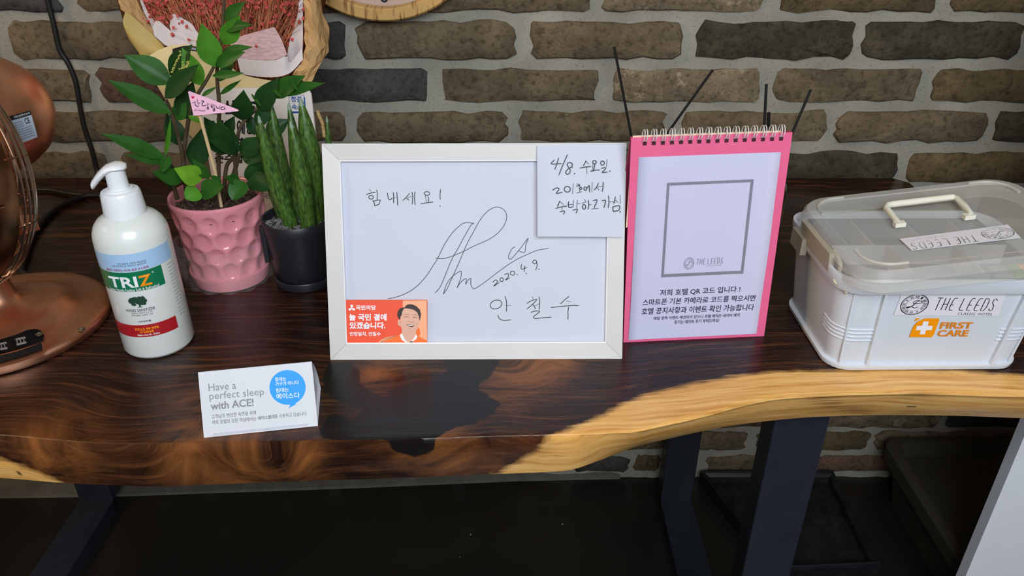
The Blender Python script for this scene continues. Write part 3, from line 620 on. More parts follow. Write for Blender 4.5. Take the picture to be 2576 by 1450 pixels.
hn = strokes(NS, (1360, 370), 7.63, [
 [(265, 250), (205, 325), (400, 318)], [(345, 215), (310, 330), (272, 430)], [(515, 148), (430, 340), (350, 540)],
 [(605, 400), (600, 370), (610, 330), (560, 295), (510, 330), (540, 400), (570, 450), (550, 510), (500, 520), (480, 485), (530, 420), (590, 385)], ('.', 650, 512),
 [(868, 270), (850, 310), (820, 360)], [(868, 270), (920, 325)], [(755, 405), (860, 385), (965, 375)], [(885, 385), (888, 515)],
 ('o', 1032, 290, 36, 30), [(1005, 320), (1000, 460)], [(1045, 320), (1020, 430), (1005, 465)], [(955, 465), (1050, 445), (1135, 440)],
 ('o', 1185, 308, 36, 40), [(1270, 240), (1262, 380)], [(1165, 410), (1230, 395), (1250, 410), (1215, 450), (1180, 490), (1280, 480)], ('.', 1325, 465),
 [(230, 830), (290, 790), (340, 790), (350, 820), (300, 890), (415, 870)], ('o', 512, 812, 58, 55), [(625, 705), (615, 900)],
 [(700, 710), (750, 720)], [(690, 750), (750, 735), (740, 760)], ('o', 768, 795, 24, 20), [(755, 820), (750, 860)], [(695, 885), (790, 860)],
 ('o', 858, 800, 26, 34), [(895, 790), (932, 740), (938, 862)], [(990, 685), (985, 870)], [(1110, 690), (1080, 760), (1030, 825)], [(1070, 770), (1120, 825)], [(1110, 765), (1190, 745)], [(1200, 675), (1195, 780), (1180, 855)],
 [(365, 1040), (345, 1090), (325, 1145)], [(365, 1045), (440, 1105)], [(290, 1178), (400, 1150), (500, 1135)], [(410, 1150), (408, 1210)], [(370, 1245), (455, 1230), (440, 1295)],
 [(540, 1050), (530, 1120), (555, 1165), (610, 1150)], [(632, 1025), (628, 1150)], [(535, 1110), (625, 1100)], [(705, 1025), (690, 1170)], [(700, 1090), (755, 1085)], [(620, 1215), (705, 1195), (680, 1270)],
 [(845, 1010), (860, 1035)], [(790, 1080), (880, 1050)], ('o', 835, 1150, 30, 46), [(915, 1025), (925, 1110), (910, 1195)], [(920, 1110), (970, 1108)],
 [(1010, 1030), (1080, 1015), (1065, 1080), (1030, 1150)], [(1045, 1110), (1030, 1180)], [(980, 1190), (1108, 1178)], [(1180, 1030), (1245, 1025), (1235, 1090), (1215, 1165)], [(1300, 935), (1310, 1050), (1295, 1170)], [(1305, 1055), (1395, 1050)],
 [(1430, 960), (1420, 1020), (1400, 1085)], [(1425, 1020), (1480, 1060)], [(1520, 925), (1525, 1085)], [(1380, 1150), (1395, 1235), (1440, 1220)], [(1385, 1150), (1505, 1125), (1500, 1210), (1400, 1235)], ('.', 1525, 1243)], .00105, .0005)
V, Fc = join(hn); note.part('handwriting', V, Fc, ink)
# ---- pink desk calendar
A_ = PZ(1568, 862, T); B_ = PZ(1922, 846, T); ux2 = (B_-A_)/np.linalg.norm(B_-A_); n2 = np.array([ux2[1], -ux2[0], 0]); le = math.radians(5.5)
up2 = np.array([0, 0, 1])*math.cos(le)-n2*math.sin(le); KP = Plane(A_, ux2, up2)
cal = Thing('desk_calendar', 'pink spiral-bound desk stand with a printed white sheet, right of the white frame', 'desk calendar', tuple((A_+B_)/2))
pink = mat('pink_card_cover', (230, 98, 140), rough=.55, var=.03, scale=60, bump=.04, bscale=900)
kq = rpx(KP, [(1568, 862), (1922, 847), (1994, 333), (1588, 347)])
V, Fc = slab_poly(KP, kq, .0015); cal.part('front_board', V, Fc, pink)
TL, TR = KP.w(*kq[3]), KP.w(*kq[2]); back = -n2*.105
bl2, br2 = np.array([A_[0], A_[1], T])+back, np.array([B_[0], B_[1], T])+back
V = [TL-n2*.003, TR-n2*.003, br2, bl2]; V += [v-n2*.0018 for v in V]
bx6 = [(0, 1, 2, 3), (7, 6, 5, 4), (0, 4, 5, 1), (1, 5, 6, 2), (2, 6, 7, 3), (3, 7, 4, 0)]
cal.part('back_board', V, bx6, mat('dark_pink_card', (168, 50, 84), rough=.6, var=.03))
V = [A_-n2*.002, B_-n2*.002, br2+n2*.002, bl2+n2*.002]; V = [v+np.array([0, 0, .0006]) for v in V]; V += [v+np.array([0, 0, .0012]) for v in V]
cal.part('foot_board', V, bx6, MATS['dark_pink_card'])
V = [TL-n2*.0005+up2*.0015+ux2*.002, TR-n2*.0005+up2*.0015-ux2*.012, TR-n2*.0005-up2*.02, TL-n2*.0005-up2*.1]; V = [v-n2*.0012 for v in V]+[v-n2*.0022 for v in V]
cal.part('inner_pages', V, bx6, mat('cream_page', (232, 206, 176), rough=.7, var=.03))
SPl = Plane(KP.w(0, 0, .0006), ux2, up2)
sq = rpx(SPl, [(1581, 856), (1903, 840), (1965, 383), (1607, 396)])
a, b, c, d = map(np.array, sq); gp = []
def curl(s_, t): return .0022*max(0, s_-.75)*4*math.exp(-((t-.5)/.25)**2)+.0015*max(0, .15-s_)*6*math.exp(-((t-.25)/.2)**2)
class SheetS(Plane):
    def w(s, u, v, off=0.0):
        q = np.linalg.solve(SM, np.array([u, v])-SA); return Plane.w(s, u, v, off+curl(min(max(q[0], 0), 1), min(max(q[1], 0), 1)))
SM = np.array([b-a, d-a]).T; SA = a
for i in range(25):
    t = i/24; r_ = []
    for j in range(13):
        s_ = j/12; q = (a*(1-s_)+b*s_)*(1-t)+(d*(1-s_)+c*s_)*t
        r_.append(SPl.w(q[0], q[1], curl(s_, t)))
    gp.append(r_)
V, Fc = grid(gp); n = len(V); V2 = V-SPl.n*.0003
cal.part('white_sheet', list(V)+list(V2), list(Fc)+[tuple(i+n for i in f[::-1]) for f in Fc]+[(i*13+12, (i+1)*13+12, (i+1)*13+12+n, i*13+12+n) for i in range(24)]+[((i+1)*13, i*13, i*13+n, (i+1)*13+n) for i in range(24)], mat('white_print_sheet', (201, 199, 224), rough=.6, var=.01), smooth=True, angle=180)
SPl = SheetS(SPl.o, ux2, up2)
fq = rpx(SPl, [(1663, 698), (1869, 688), (1896, 451), (1678, 460)]); iq = rpx(SPl, [(1670, 690), (1863, 681), (1888, 458), (1684, 467)])
ft_ = mat('grey_print', (128, 128, 140), rough=.6, var=.03)
def subd(Q, k=14): return [tuple(np.array(Q[i])*(1-t/k)+np.array(Q[(i+1) % 4])*t/k) for i in range(4) for t in range(k)]
V = [SPl.w(u, v, .0004) for u, v in subd(fq)+subd(iq)]; n = 56
cal.part('printed_border', V, [(i, (i+1) % n, (i+1) % n+n, i+n) for i in range(n)], ft_)
dk = mat('dark_navy_print', (34, 38, 56), rough=.6, var=.02)
tx = []
for s, p, q, r_, bd in [('저희 호텔 QR 코드 입니다 !', (1660, 746), (1861, 736), (1661, 729), .012), ('스마트폰 기본 카메라로 코드를 찍으시면', (1615, 769), (1898, 757), (1617, 753), .012),
                  ('호텔 공지사항과 이벤트 확인 가능합니다', (1613, 792), (1895, 781), (1615, 775), .012), ('매달 깜짝 이벤트 예정되어 있으니 호텔 예약은 네이버 예약,', (1644, 806), (1862, 797), (1645, 797), .014), ('후기는 네이버 후기 부탁드려요!', (1696, 816), (1809, 811), (1696, 806), .014)]:
    # keep letter height true: top of second column rises with the tilt of the line
    tx.append(tpx(SPl, s, p, q, r_, .0004, bold=bd))
V, Fc = join(tx); cal.part('lettering', V, Fc, dk)
EA = Aff(SPl, (1719, 678), (1819, 673), (1721, 649))
V, Fc = join(seal(EA, .13, .5, .125, .5, .0004)); cal.part('emblem', V, Fc, ft_)
V, Fc = join(the_leeds(EA, .32, .36, .98, .85, .0004, .0006)+[txt(EA, 'CLASSIC HOTEL', .58, .16, .97, .25, .0004, space=1.2)]); cal.part('logo_lettering', V, Fc, ft_)
wire = mat('white_coated_wire', (214, 210, 204), rough=.3, var=.02)
rp = []
for s_ in (-.0014, .0014):
    P_ = [ux2*(s_+.0006*math.sin(t))+up2*(.0062*math.sin(t)+.0012)+n2*(.0056*math.cos(t)+.0004) for t in [2*math.pi*k/16 for k in range(16)]]
    rp.append(tube(P_, .00062, 5, True))
V, Fc = join(rp); rme = mesh('ring', V, Fc, wire, True, 180)
for k in range(16):
    t = (1622+k*(1972-1622)/15.3); p = KP.loc(t, 346-(t-1588)*14/406-1); q = KP.w(*p)
    o = bpy.data.objects.new('ring', rme); COL.objects.link(o); o.parent = cal.e; o.location = q-cal.L
hl = [poly2([(x-.0022, y-.0034), (x+.0022, y-.0034), (x+.0022, y+.0006), (x-.0022, y+.0006)]) for x, y in [KP.loc(1622+k*22.9, 358-k*.8) for k in range(16)]]
V, Fc = join([surf(KP, v, f, .0001) for v, f in hl]); cal.part('punched_holes', V, Fc, mat('hole_shadow_card', (70, 24, 38), rough=.8))
# ---- tent card
A_ = PZ(513, 1102, T); B_ = PZ(800, 1072, T); ux3 = (B_-A_)/np.linalg.norm(B_-A_); n3 = np.array([ux3[1], -ux3[0], 0]); le = math.radians(27.5)
up3 = np.array([0, 0, 1])*math.cos(le)-n3*math.sin(le); TP = Plane(A_, ux3, up3)
tent = Thing('tent_card', 'small white folded tent card with a blue speech bubble, at the table edge', 'tent card', tuple((A_+B_)/2))
tq = rpx(TP, [(513, 1102), (800, 1072), (784, 910), (498, 937)])
card_w = mat('pale_grey_white_card', (208, 210, 215), rough=.45, var=.012)
V, Fc = slab_poly(TP, tq, .0006); tent.part('front_panel', V, Fc, card_w)
TL, TR = TP.w(*tq[3]), TP.w(*tq[2]); hgt = TL[2]-T
mid = -n3*.054; L2, R2 = A_-n3*.062, B_-n3*.062
gp = []
for i in range(9):
    t = i/8; bul = -n3*.006*math.sin(math.pi*t)+np.array([0, 0, .002*math.sin(math.pi*t)])
    gp.append([TL*(1-t)+L2*t+bul, TR*(1-t)+R2*t+bul])
V, Fc = grid(gp); V2 = V+n3*.0006; n = len(V); tent.part('back_panel', list(V)+list(V2), Fc+[tuple(i+n for i in f[::-1]) for f in Fc], card_w, smooth=True)
V = [A_+np.array([0, 0, .0008])-n3*.001, B_+np.array([0, 0, .0008])-n3*.001, R2+n3*.001+np.array([0, 0, .0008]), L2+n3*.001+np.array([0, 0, .0008])]; V += [v+np.array([0, 0, .0006]) for v in V]
tent.part('base_panel', V, bx6, card_w)
V = [B_-ux3*.003-n3*.002, R2-ux3*.003+n3*.003, R2-ux3*.003+n3*.012+np.array([0, 0, .024]), TR-ux3*.003-n3*.0-up3*.012]; V += [v-ux3*.0008 for v in V]
tent.part('end_flap', V, bx6, card_w)
def tz(pts): return rpx(TP, [(480+x/5.8, 880+y/5.8) for x, y in pts])
bub = mat('bright_blue_print', (0, 150, 240), rough=.45, var=.01)
e = [(1412+264*math.cos(t), 552-254*math.sin(t)) for t in np.linspace(math.radians(-62), math.radians(272), 40)]
V, Fc = surf(TP, *poly2(tz(e+[(1455, 803), (1425, 858), (1530, 800)])), .0002); tent.part('speech_bubble', V, Fc, bub)
def tt_(s, x0, y0, x1, y1, rise, h, b=0.0): return tpx(TP, s, (480+x0/5.8, 880+y0/5.8), (480+x1/5.8, 880+y1/5.8), (480+(x0-h*.06)/5.8, 880+(y0-h)/5.8), rise, bold=b)
gr = mat('mid_grey_print', (132, 134, 138), rough=.5, var=.02); dg_ = mat('dark_grey_print', (84, 84, 90), rough=.5, var=.02)
lines(tent, 'lettering', [tt_('Have a', 262, 607, 664, 572, .0002, 108), tt_('perfect sleep', 276, 765, 1072, 694, .0002, 138), tt_('with ACE!', 292, 884, 918, 824, .0002, 112, .022)], gr, 'grey English slogan line')
lines(tent, 'lettering', [tt_('고객님의 편안한 숙면을 위해', 302, 1012, 952, 950, .0002, 62), tt_('저희 호텔의 모든 객실에서는', 310, 1096, 958, 1037, .0002, 60), tt_('에이스침대', 982, 1030, 1220, 1003, .0002, 56, .014), tt_('를 사용하고 있습니다', 1224, 1005, 1690, 960, .0002, 58)], dg_, 'small dark Korean text')
lines(tent, 'lettering', [tt_('침대는', 1232, 462, 1392, 452, .0004, 56, .012), tt_('가구가 아니다', 1238, 532, 1578, 508, .0004, 60, .012), tt_('침대는', 1242, 628, 1432, 614, .0004, 62, .012), tt_('에이스다', 1252, 726, 1590, 704, .0004, 84, .012)], MATS['white_print'], 'white Korean text inside the blue bubble')
V, Fc = surf(TP, *poly2(tz([(325, 1262), (1712, 1108), (1706, 1080), (325, 1225)])), .0002); tent.part('slot_strip', V, Fc, mat('light_grey_strip', (188, 190, 200), rough=.5, var=.01))
# ---- sanitizer bottle
bc = PZ(403, 860, T); bx_, by_ = bc[0], bc[1]
bot = Thing('pump_bottle', 'white pump bottle of hand sanitizer with green and red label bands, beside the copper fan', 'bottle', tuple(bc))
plast = mat('milky_white_plastic', (228, 230, 224), rough=.28, var=.012, sss=.15, coat=.2)
R0 = .0385
prof = [(0, 0), (.030, 0), (.0365, .0012), (R0, .005), (R0, .140), (.0375, .147), (.0345, .1545), (.030, .160), (.023, .1645), (.0175, .167), (.0165, .1672), (0, .1672)]
V, Fc = lathe(prof, (bx_, by_, T), 64, caps=False); bot.part('bottle_body', V, Fc, plast, smooth=True, angle=60)
capm = mat('glossy_white_cap', (236, 238, 240), rough=.22, var=.01)
V, Fc = lathe([(0, .160), (.0215, .160), (.0218, .1625), (.0198, .188), (.0185, .1905), (.0135, .1915), (.0135, .193), (.0122, .1932), (0, .1932)], (bx_, by_, T), 48, caps=False); bot.part('collar', V, Fc, capm, smooth=True, angle=40)
hd = [(0, .190), (.0105, .190), (.0098, .214), (0, .214)]
V, Fc = lathe(hd, (bx_, by_, T), 32, caps=False); bot.part('pump_stem', V, Fc, capm, smooth=True, angle=40)
tipw = PY(234, 466, by_-.004); dirv = np.array([tipw[0]-bx_, tipw[1]-by_, 0]); Ln = np.linalg.norm(dirv); dirv /= Ln; sd_ = np.array([-dirv[1], dirv[0], 0])
zt = tipw[2]-T; secs = []
for t, w_, th_ in [(-.0125, .002, .003), (-.011, .0075, .005), (-.006, .0115, .006), (0, .0122, .007), (.008, .0118, .009), (.016, .0102, .0095), (.024, .0084, .0090), (Ln-.004, .0062, .0080), (Ln, .0055, .0070)]:
    u = max(0, t/Ln); zc = .2165+(zt-.2165)*(u**1.6) - (.0 if t > -.01 else .001); ctr = np.array([bx_, by_, T+zc])+dirv*t
    secs.append([ctr+sd_*w_*math.cos(a)+np.array([0, 0, 1])*(th_/2*math.sin(a)+(.0008 if math.sin(a) > 0 else 0)) for a in [2*math.pi*k/16 for k in range(16)]])
G_ = np.array(secs); V, Fc = grid(np.concatenate([G_, G_[:, :1]], 1)); m_ = 17
Fc = Fc+[tuple(range(16)), tuple((len(secs)-1)*m_+k for k in range(16))[::-1]]
bot.part('pump_nozzle', V, Fc, capm, smooth=True, angle=50)
BC = Cyl(bx_, by_, T, R0)
def band(z0, z1, u0, u1, off, n=40): 
    return grid([[BC.w(u0+(u1-u0)*j/n, z0+(z1-z0)*i/2, off) for j in range(n+1)] for i in range(3)])
def bz(x, y): return BC.loc(220+x/4.027, 560+y/4.027)
uR = bz(880, 1000)[0]; umax = R0*2.2
zb = [bz(820, 175)[1], bz(740, 425)[1], bz(740, 425)[1], bz(790, 615)[1], bz(886, 942)[1], bz(918, 1060)[1]]
V, Fc = band(zb[2]+.0006, bz(700, 245)[1], -umax, R0*1.5, .00025); bot.part('label_band', V, Fc, mat('sky_blue_label', (170, 204, 236), rough=.35, var=.01), smooth=True, label='light blue label band')
V, Fc = band(zb[3], zb[2], -umax, bz(765, 520)[0], .00035); bot.part('label_band', V, Fc, mat('green_label', (16, 116, 76), rough=.35, var=.02), smooth=True, label='green label band')
V, Fc = band(zb[5], zb[4], -umax, bz(903, 1000)[0], .00035); bot.part('label_band', V, Fc, mat('red_label', (172, 30, 38), rough=.35, var=.02), smooth=True, label='red label band')
V, Fc = band(.018, .030+.06, R0*.92, R0*1.5, .0002)
def bt_(s, x0, y0, x1, y1, h, off=.0006, dxh=None, **k):
    a = np.array(bz(x0, y0)); b = np.array(bz(x1, y1)); zz = (a[1]+b[1])/2; hh = h/4.027*.00050*1.0; V2, F2 = text2(s, **k)
    return [BC.w(a[0]+(b[0]-a[0])*u, zz+hh*(v), off) for u, v in V2], F2
wl = mat('white_label_ink', (240, 242, 240), rough=.4, var=.01); og = mat('orange_label_ink', (246, 150, 20), rough=.4, var=.02)
lines(bot, 'lettering', [bt_('TRI', 250, 645, 520, 645, 104, off=.0013, bold=.028), bt_('Leaves Hands Feeling Soft & Refreshed', 240, 690, 728, 640, 36, bold=.008), bt_('R', 655, 510, 672, 508, 18), bt_('500ml e Net Wt. 17.64oz', 512, 1145, 735, 1125, 18, bold=.02)], wl, 'white label lettering')
lines(bot, 'lettering', [bt_('Z', 532, 645, 662, 622, 104, off=.0013, bold=.03), bt_('KILLS 99.99%', 487, 1088, 728, 1070, 26, bold=.03), bt_('of GERMS', 535, 1118, 678, 1108, 22, bold=.03)], og, 'orange label lettering')
bd_ = mat('charcoal_label_ink', (70, 76, 78), rough=.4)
V, Fc = join([bt_('HAND SANITIZER', 398, 900, 690, 875, 28, bold=.004), bt_('안전하고 깨끗한 손소독!', 445, 925, 660, 905, 15), bt_('끈적임없는 상쾌한 느낌!', 452, 947, 665, 928, 15), bt_('+의약외품', 510, 1010, 648, 1002, 18, bold=.02), bt_('가정 질병및 식중독 예방효과!!', 305, 430, 597, 390, 18), bt_('각종 바이러스균, 박테리아 살균효과!!', 252, 450, 600, 412, 18)]
            +[bt_('사용방법 및 주의사항', 800+k*8.8, 425+k*34, 868+k*7.2, 390+k*34, 9) for k in range(16)]); bot.part('lettering', V, Fc, bd_, label='dark label lettering')
V, Fc = join([bt_('물없이 사용하는 99.9% 살균 손소독제', 205, 490, 615, 448, 24, bold=.015)]); bot.part('lettering', V, Fc, mat('red_label_ink', (170, 44, 70), rough=.4), label='red Korean line above the green band')
tr = []
tcx, tcz = bz(520, 805)
for k in range(44):
    a_ = RNG.uniform(0, 6.28); rr = RNG.uniform(0, 1)**.5; cx_, cy_ = tcx+.0088*rr*math.cos(a_), tcz+.0012+.0046*rr*math.sin(a_)
    e = ell2((cx_, cy_), .0021, .0018, RNG.uniform(0, 3), 9); V2, F2 = poly2(e); tr.append(surf(BC, V2, F2, .0008+.00001*k))
V2, F2 = poly2([(tcx-.0012, tcz-.001), (tcx+.0012, tcz-.001), (tcx+.0008, tcz-.0058), (tcx+.0035, tcz-.0068), (tcx-.0035, tcz-.0068), (tcx-.0006, tcz-.0058)]); tr.append(surf(BC, V2, F2, .0004))
V, Fc = join(tr); bot.part('tree_emblem', V, Fc, mat('dark_green_print', (38, 70, 52), rough=.4, var=.2))
# ---------------------------------------------------------------- first aid box
boxc = np.array([.455, .7785, T]); BY = math.radians(.6)
fa = Thing('storage_box', 'white plastic first aid box with a frosted crooked lid, right of the pink stand', 'box', tuple(boxc))
tubm = mat('ivory_white_plastic', (210, 215, 221), rough=.42, var=.01, sss=.1)
def frosted(name, a, col=(224, 226, 226), rough=.35):
    m = bpy.data.materials.new(name); m.use_nodes = True; N = m.node_tree.nodes; L = m.node_tree.links; b = N['Principled BSDF']
    tc = N.new('ShaderNodeTexCoord'); no = N.new('ShaderNodeTexNoise'); no.inputs['Scale'].default_value = 18; L.new(tc.outputs['Object'], no.inputs['Vector'])
    r = N.new('ShaderNodeValToRGB'); c = lin(col); r.color_ramp.elements[0].color = (*[v*.95 for v in c], 1); r.color_ramp.elements[1].color = (*c, 1); L.new(no.outputs['Fac'], r.inputs[0]); L.new(r.outputs[0], b.inputs['Base Color'])
    b.inputs['Roughness'].default_value = rough; tr = N.new('ShaderNodeBsdfTransparent'); mx = N.new('ShaderNodeMixShader'); mx.inputs[0].default_value = a
    tl = N.new('ShaderNodeBsdfTranslucent'); tl.inputs['Color'].default_value = (*c, 1); m2 = N.new('ShaderNodeMixShader'); m2.inputs[0].default_value = .35
    L.new(b.outputs[0], m2.inputs[1]); L.new(tl.outputs[0], m2.inputs[2]); L.new(tr.outputs[0], mx.inputs[1]); L.new(m2.outputs[0], mx.inputs[2]); L.new(mx.outputs[0], N['Material Output'].inputs[0])
    return m
fro = frosted('frosted_lid_plastic', .50, (238, 234, 224))
secs = [(0, .208, .148, .022), (.0015, .214, .154, .025), (.006, .2165, .1565, .026), (.0075, .2165, .1565, .026), (.0085, .207, .147, .022), (.045, .215, .153, .022), (.102, .226, .162, .023), (.1022, .236, .172, .028), (.1035, .2375, .1735, .029), (.1185, .2415, .1775, .030), (.120, .2405, .1765, .029), (.120, .2345, .1705, .027), (.102, .220, .156, .022), (.006, .203, .143, .02), (.0035, .195, .135, .02)]
V, Fc = loft(secs, boxc, BY); fa.part('tub', V, Fc, tubm, smooth=True, angle=30)
Rb = rot('Z', BY)
def bl(x, y, z): return boxc+Rb@np.array([x, y, z])
def finv(x0, y0, x1, y1, w_, d_):
    V = [bl(x0-w_/2, y0-d_, .004), bl(x0+w_/2, y0-d_, .004), bl(x0+w_/2, y0+.004, .004), bl(x0-w_/2, y0+.004, .004), bl(x1-w_/2, y1-d_, .1025), bl(x1+w_/2, y1-d_, .1025), bl(x1+w_/2, y1+.004, .1025), bl(x1-w_/2, y1+.004, .1025)]
    return V, [(3, 2, 1, 0), (4, 5, 6, 7), (0, 1, 5, 4), (1, 2, 6, 5), (2, 3, 7, 6), (3, 0, 4, 7)]
V, Fc = finv(-.0645, -.0745, -.069, -.0820, .0035, .0035); fa.part('rib', V, Fc, tubm)
V, Fc = finv(-.0935, -.0700, -.0995, -.0765, .0022, .0035); fa.part('rib', V, Fc, tubm)
V, Fc = finv(.0725, -.0745, .0775, -.0820, .0035, .0035); fa.part('rib', V, Fc, tubm)
V, Fc = finv(.0935, -.0700, .0995, -.0765, .0022, .0035); fa.part('rib', V, Fc, tubm)
def corner_ring(z, sx):
    u = (z-.0085)/.0935; w_, d_, r = .207+.019*u, .147+.015*u, .0225; cx, cy = sx*(w_/2-r), -(d_/2-r); P_ = []
    xin = .0665+.0025*u; P_.append(bl(sx*xin, -d_/2-.0004, z))
    for k in range(9):
        a = math.radians(-90+ (90*k/8)*(1 if sx > 0 else -1)); P_.append(bl(cx+(r+.0004)*math.cos(a), cy+(r+.0004)*math.sin(a), z))
    P_.append(bl(sx*(w_/2+.0004), cy+.012, z)); return tube(P_, .0011, 6)
for sx in (-1, 1):
    for k in range(4): V, Fc = corner_ring(.040+k*.0048, sx); fa.part('groove_ring', V, Fc, tubm, smooth=True)
# inner tray seen through the lid
tray2 = frosted('frosted_divider_plastic', .95, (232, 232, 230))
tray = frosted('frosted_tray_plastic', .9, (150, 160, 172))
ts = []
ts.append(box(bl(0, 0, .092), (.198, .134, .0015), Rb))
for x in (-.100, .100): ts.append(box(bl(x, 0, .105), (.0016, .136, .026), Rb))
for y in (-.068, .068): ts.append(box(bl(0, y, .105), (.200, .0016, .026), Rb))
V, Fc = join(ts); fa.part('inner_tray', V, Fc, tray)
for s_, c_ in (((.0014, .066, .024), (-.05, .034, .1045)), ((.0014, .066, .024), (.012, .034, .1045)), ((.0014, .066, .024), (.066, .034, .1045)), ((.198, .0014, .024), (0, 0, .1045)), ((.0014, .066, .024), (-.035, -.034, .1045)), ((.0014, .066, .024), (.04, -.034, .1045))):
    V, Fc = box(bl(*c_), s_, Rb); fa.part('tray_divider', V, Fc, tray2)
# lid: rolled up to the right
lz = T+.1275; e_l = np.array([.344+.1265, 0.7805, 0]); roll = math.radians(6.6); ly = math.radians(1.2)
RL = rot('Z', ly)@rot('Y', -roll)
lc = np.array([.3355+.127*math.cos(roll), .7620, T+.1395+.127*math.sin(roll)])
def ll(x, y, z): return lc+RL@np.array([x, y, z])
ls = [(-.024, .250, .190, .034), (-.023, .2515, .1915, .034), (-.013, .2505, .1905, .034), (-.0125, .2535, .1935, .036), (-.011, .2535, .1935, .036), (-.0085, .250, .190, .035), (-.003, .2465, .1865, .033), (0, .2415, .1815, .032), (0, .222, .162, .026), (-.0016, .221, .161, .026)]
li = [(z-.0000, w_-.003, d_-.003, r-.0012) for z, w_, d_, r in ls[:8]][::-1]
V1, F1 = loft(ls, lc, M=RL, capb=False); fa.part('lid', V1, F1, fro, smooth=True, angle=30, label='frosted translucent lid tilted up at the right')
for sx, sy in ((-1, 1), (1, 1), (-1, -1), (1, -1)):
    P_ = [ll(sx*.072, sy*.082, .0012)]
    for k in range(7):
        a = math.radians(90-90*k/6); P_.append(ll(sx*(.083+.026*math.cos(a)), sy*(.056+.026*math.sin(a)), .0012))
    P_.append(ll(sx*.109, sy*.045, .0012)); V, Fc = tube(P_, .0017, 6); fa.part('corner_ridge', V, Fc, fro, smooth=True)
def hp(x, y): # on lid plane
    r = ray(x, y); n_ = RL@np.array([0, 0, 1]); t = ((ll(0, 0, .002)-CC)@n_)/(r@n_); return CC+r*t
hc = [hp(2262, 568), hp(2250, 556), hp(2229, 534), hp(2232, 527), hp(2245, 524), hp(2395, 507), hp(2408, 510), hp(2428, 531), hp(2440, 546), hp(2436, 549)]
up_ = RL@np.array([0, 0, 1])
hcc = [p+up_*h for p, h in zip(hc, (.002, .003, .004, .005, .005, .005, .005, .004, .003, .002))]
V, Fc = tube(hcc, [.003, .0032, .0036, .0038, .004, .004, .0038, .0036, .0032, .003], 8); fa.part('carry_handle', V, Fc, mat('ivory_handle_plastic', (226, 222, 204), rough=.3, var=.02), smooth=True, angle=60)
for p in (hc[0], hc[-1]): V, Fc = box(p+up_*.002, (.011, .007, .005), RL); fa.part('handle_pivot', V, Fc, MATS['ivory_handle_plastic'])
# sticker on lid (upside down to the viewer) and on the front
LP = Plane(ll(0, 0, .0004), -(RL@np.array([1., 0, 0])), -(RL@np.array([0, 1., 0])))
lab = mat('white_sticker', (226, 222, 226), rough=.35, var=.01)
q = rpx(LP, [(2263, 602), (2535, 566), (2568, 599), (2294, 631)])
V, Fc = slab_poly(LP, q, .0003, .0004); fa.part('sticker', V, Fc, lab, label='white printed sticker on the lid')
LA = Aff(LP, (2541, 566), (2270, 603), (2566, 598)); blk = mat('black_sticker_ink', (30, 30, 36), rough=.4, var=.02)
# frame: u runs from right to left on screen, v from far to near (text reads from behind the box)
LA = Aff(LP, (2535, 566), (2263, 602), (2568, 599))
V, Fc = join(seal(LA, .15, .5, .14, .40, .0004)); fa.part('emblem', V, Fc, blk)
lines(fa, 'lettering', [join(the_leeds(LA, .36, .40, .95, .86, .0004, .0010)), txt(LA, 'CLASSIC HOTEL', .62, .12, .96, .27, .0004, space=1.15)], blk, 'printed hotel name on the lid sticker')
fslope = math.atan2(.0075, .0935)
FPn = Plane(bl(0, -.0738, .009), Rb@np.array([1., 0, 0]), Rb@np.array([0, -math.sin(fslope)*.98, math.cos(fslope)]))
FPn.o = FPn.o+FPn.n*.0006
q = rpx(FPn, [(2248, 793), (2512, 796), (2530, 740), (2269, 737)]); V, Fc = slab_poly(FPn, q, .0002, .0002); fa.part('sticker', V, Fc, lab, label='white printed sticker on the front of the tub')
FA = Aff(FPn, (2248, 793), (2512, 797), (2268, 738))
V, Fc = join(seal(FA, .158, .50, .125, .46, .0004)); fa.part('emblem', V, Fc, blk)
lines(fa, 'lettering', [join(the_leeds(FA, .355, .27, .92, .82, .0004, .0009, .0)), txt(FA, 'CLASSIC HOTEL', .60, .06, .93, .17, .0004, space=1.15)], blk, 'printed hotel name on the front sticker')
orn = mat('orange_print', (250, 152, 4), rough=.4, var=.02)
def fz(pts): return rpx(FPn, [(2230+x/7.445, 720+y/7.445) for x, y in pts])
outer = [(425, 955), (470, 830), (510, 740), (590, 660), (720, 605), (980, 603), (990, 625), (890, 900), (845, 958)]
V, Fc = surf(FPn, *poly2(fz(outer)), .0003); V2, F2 = surf(FPn, *poly2(fz([(525, 660), (550, 605), (640, 602), (580, 635)])), .0003); V, Fc = join([(V, Fc), (V2, F2)]); fa.part('first_aid_mark', V, Fc, orn)
V, Fc = surf(FPn, *poly2(fz([(690, 658), (790, 658), (768, 742), (862, 742), (845, 822), (735, 822), (715, 900), (615, 900), (640, 822), (545, 822), (570, 742), (662, 742)])), .0005); fa.part('white_cross', V, Fc, MATS['white_print'])
def ft2(s, x0, y0, x1, h): return tpx(FPn, s, (2230+x0/7.445, 720+y0/7.445), (2230+x1/7.445, 720+y0/7.445), (2230+(x0+h*.33)/7.445, 720+(y0-h)/7.445), .0004, bold=.03)
lines(fa, 'lettering', [ft2('FIRST', 990, 795, 1590, 122), ft2('CARE', 940, 942, 1515, 122)], mat('orange_print_worn', (226, 132, 30), rough=.5, var=.3, scale=900), 'orange capital lettering beside the cross')
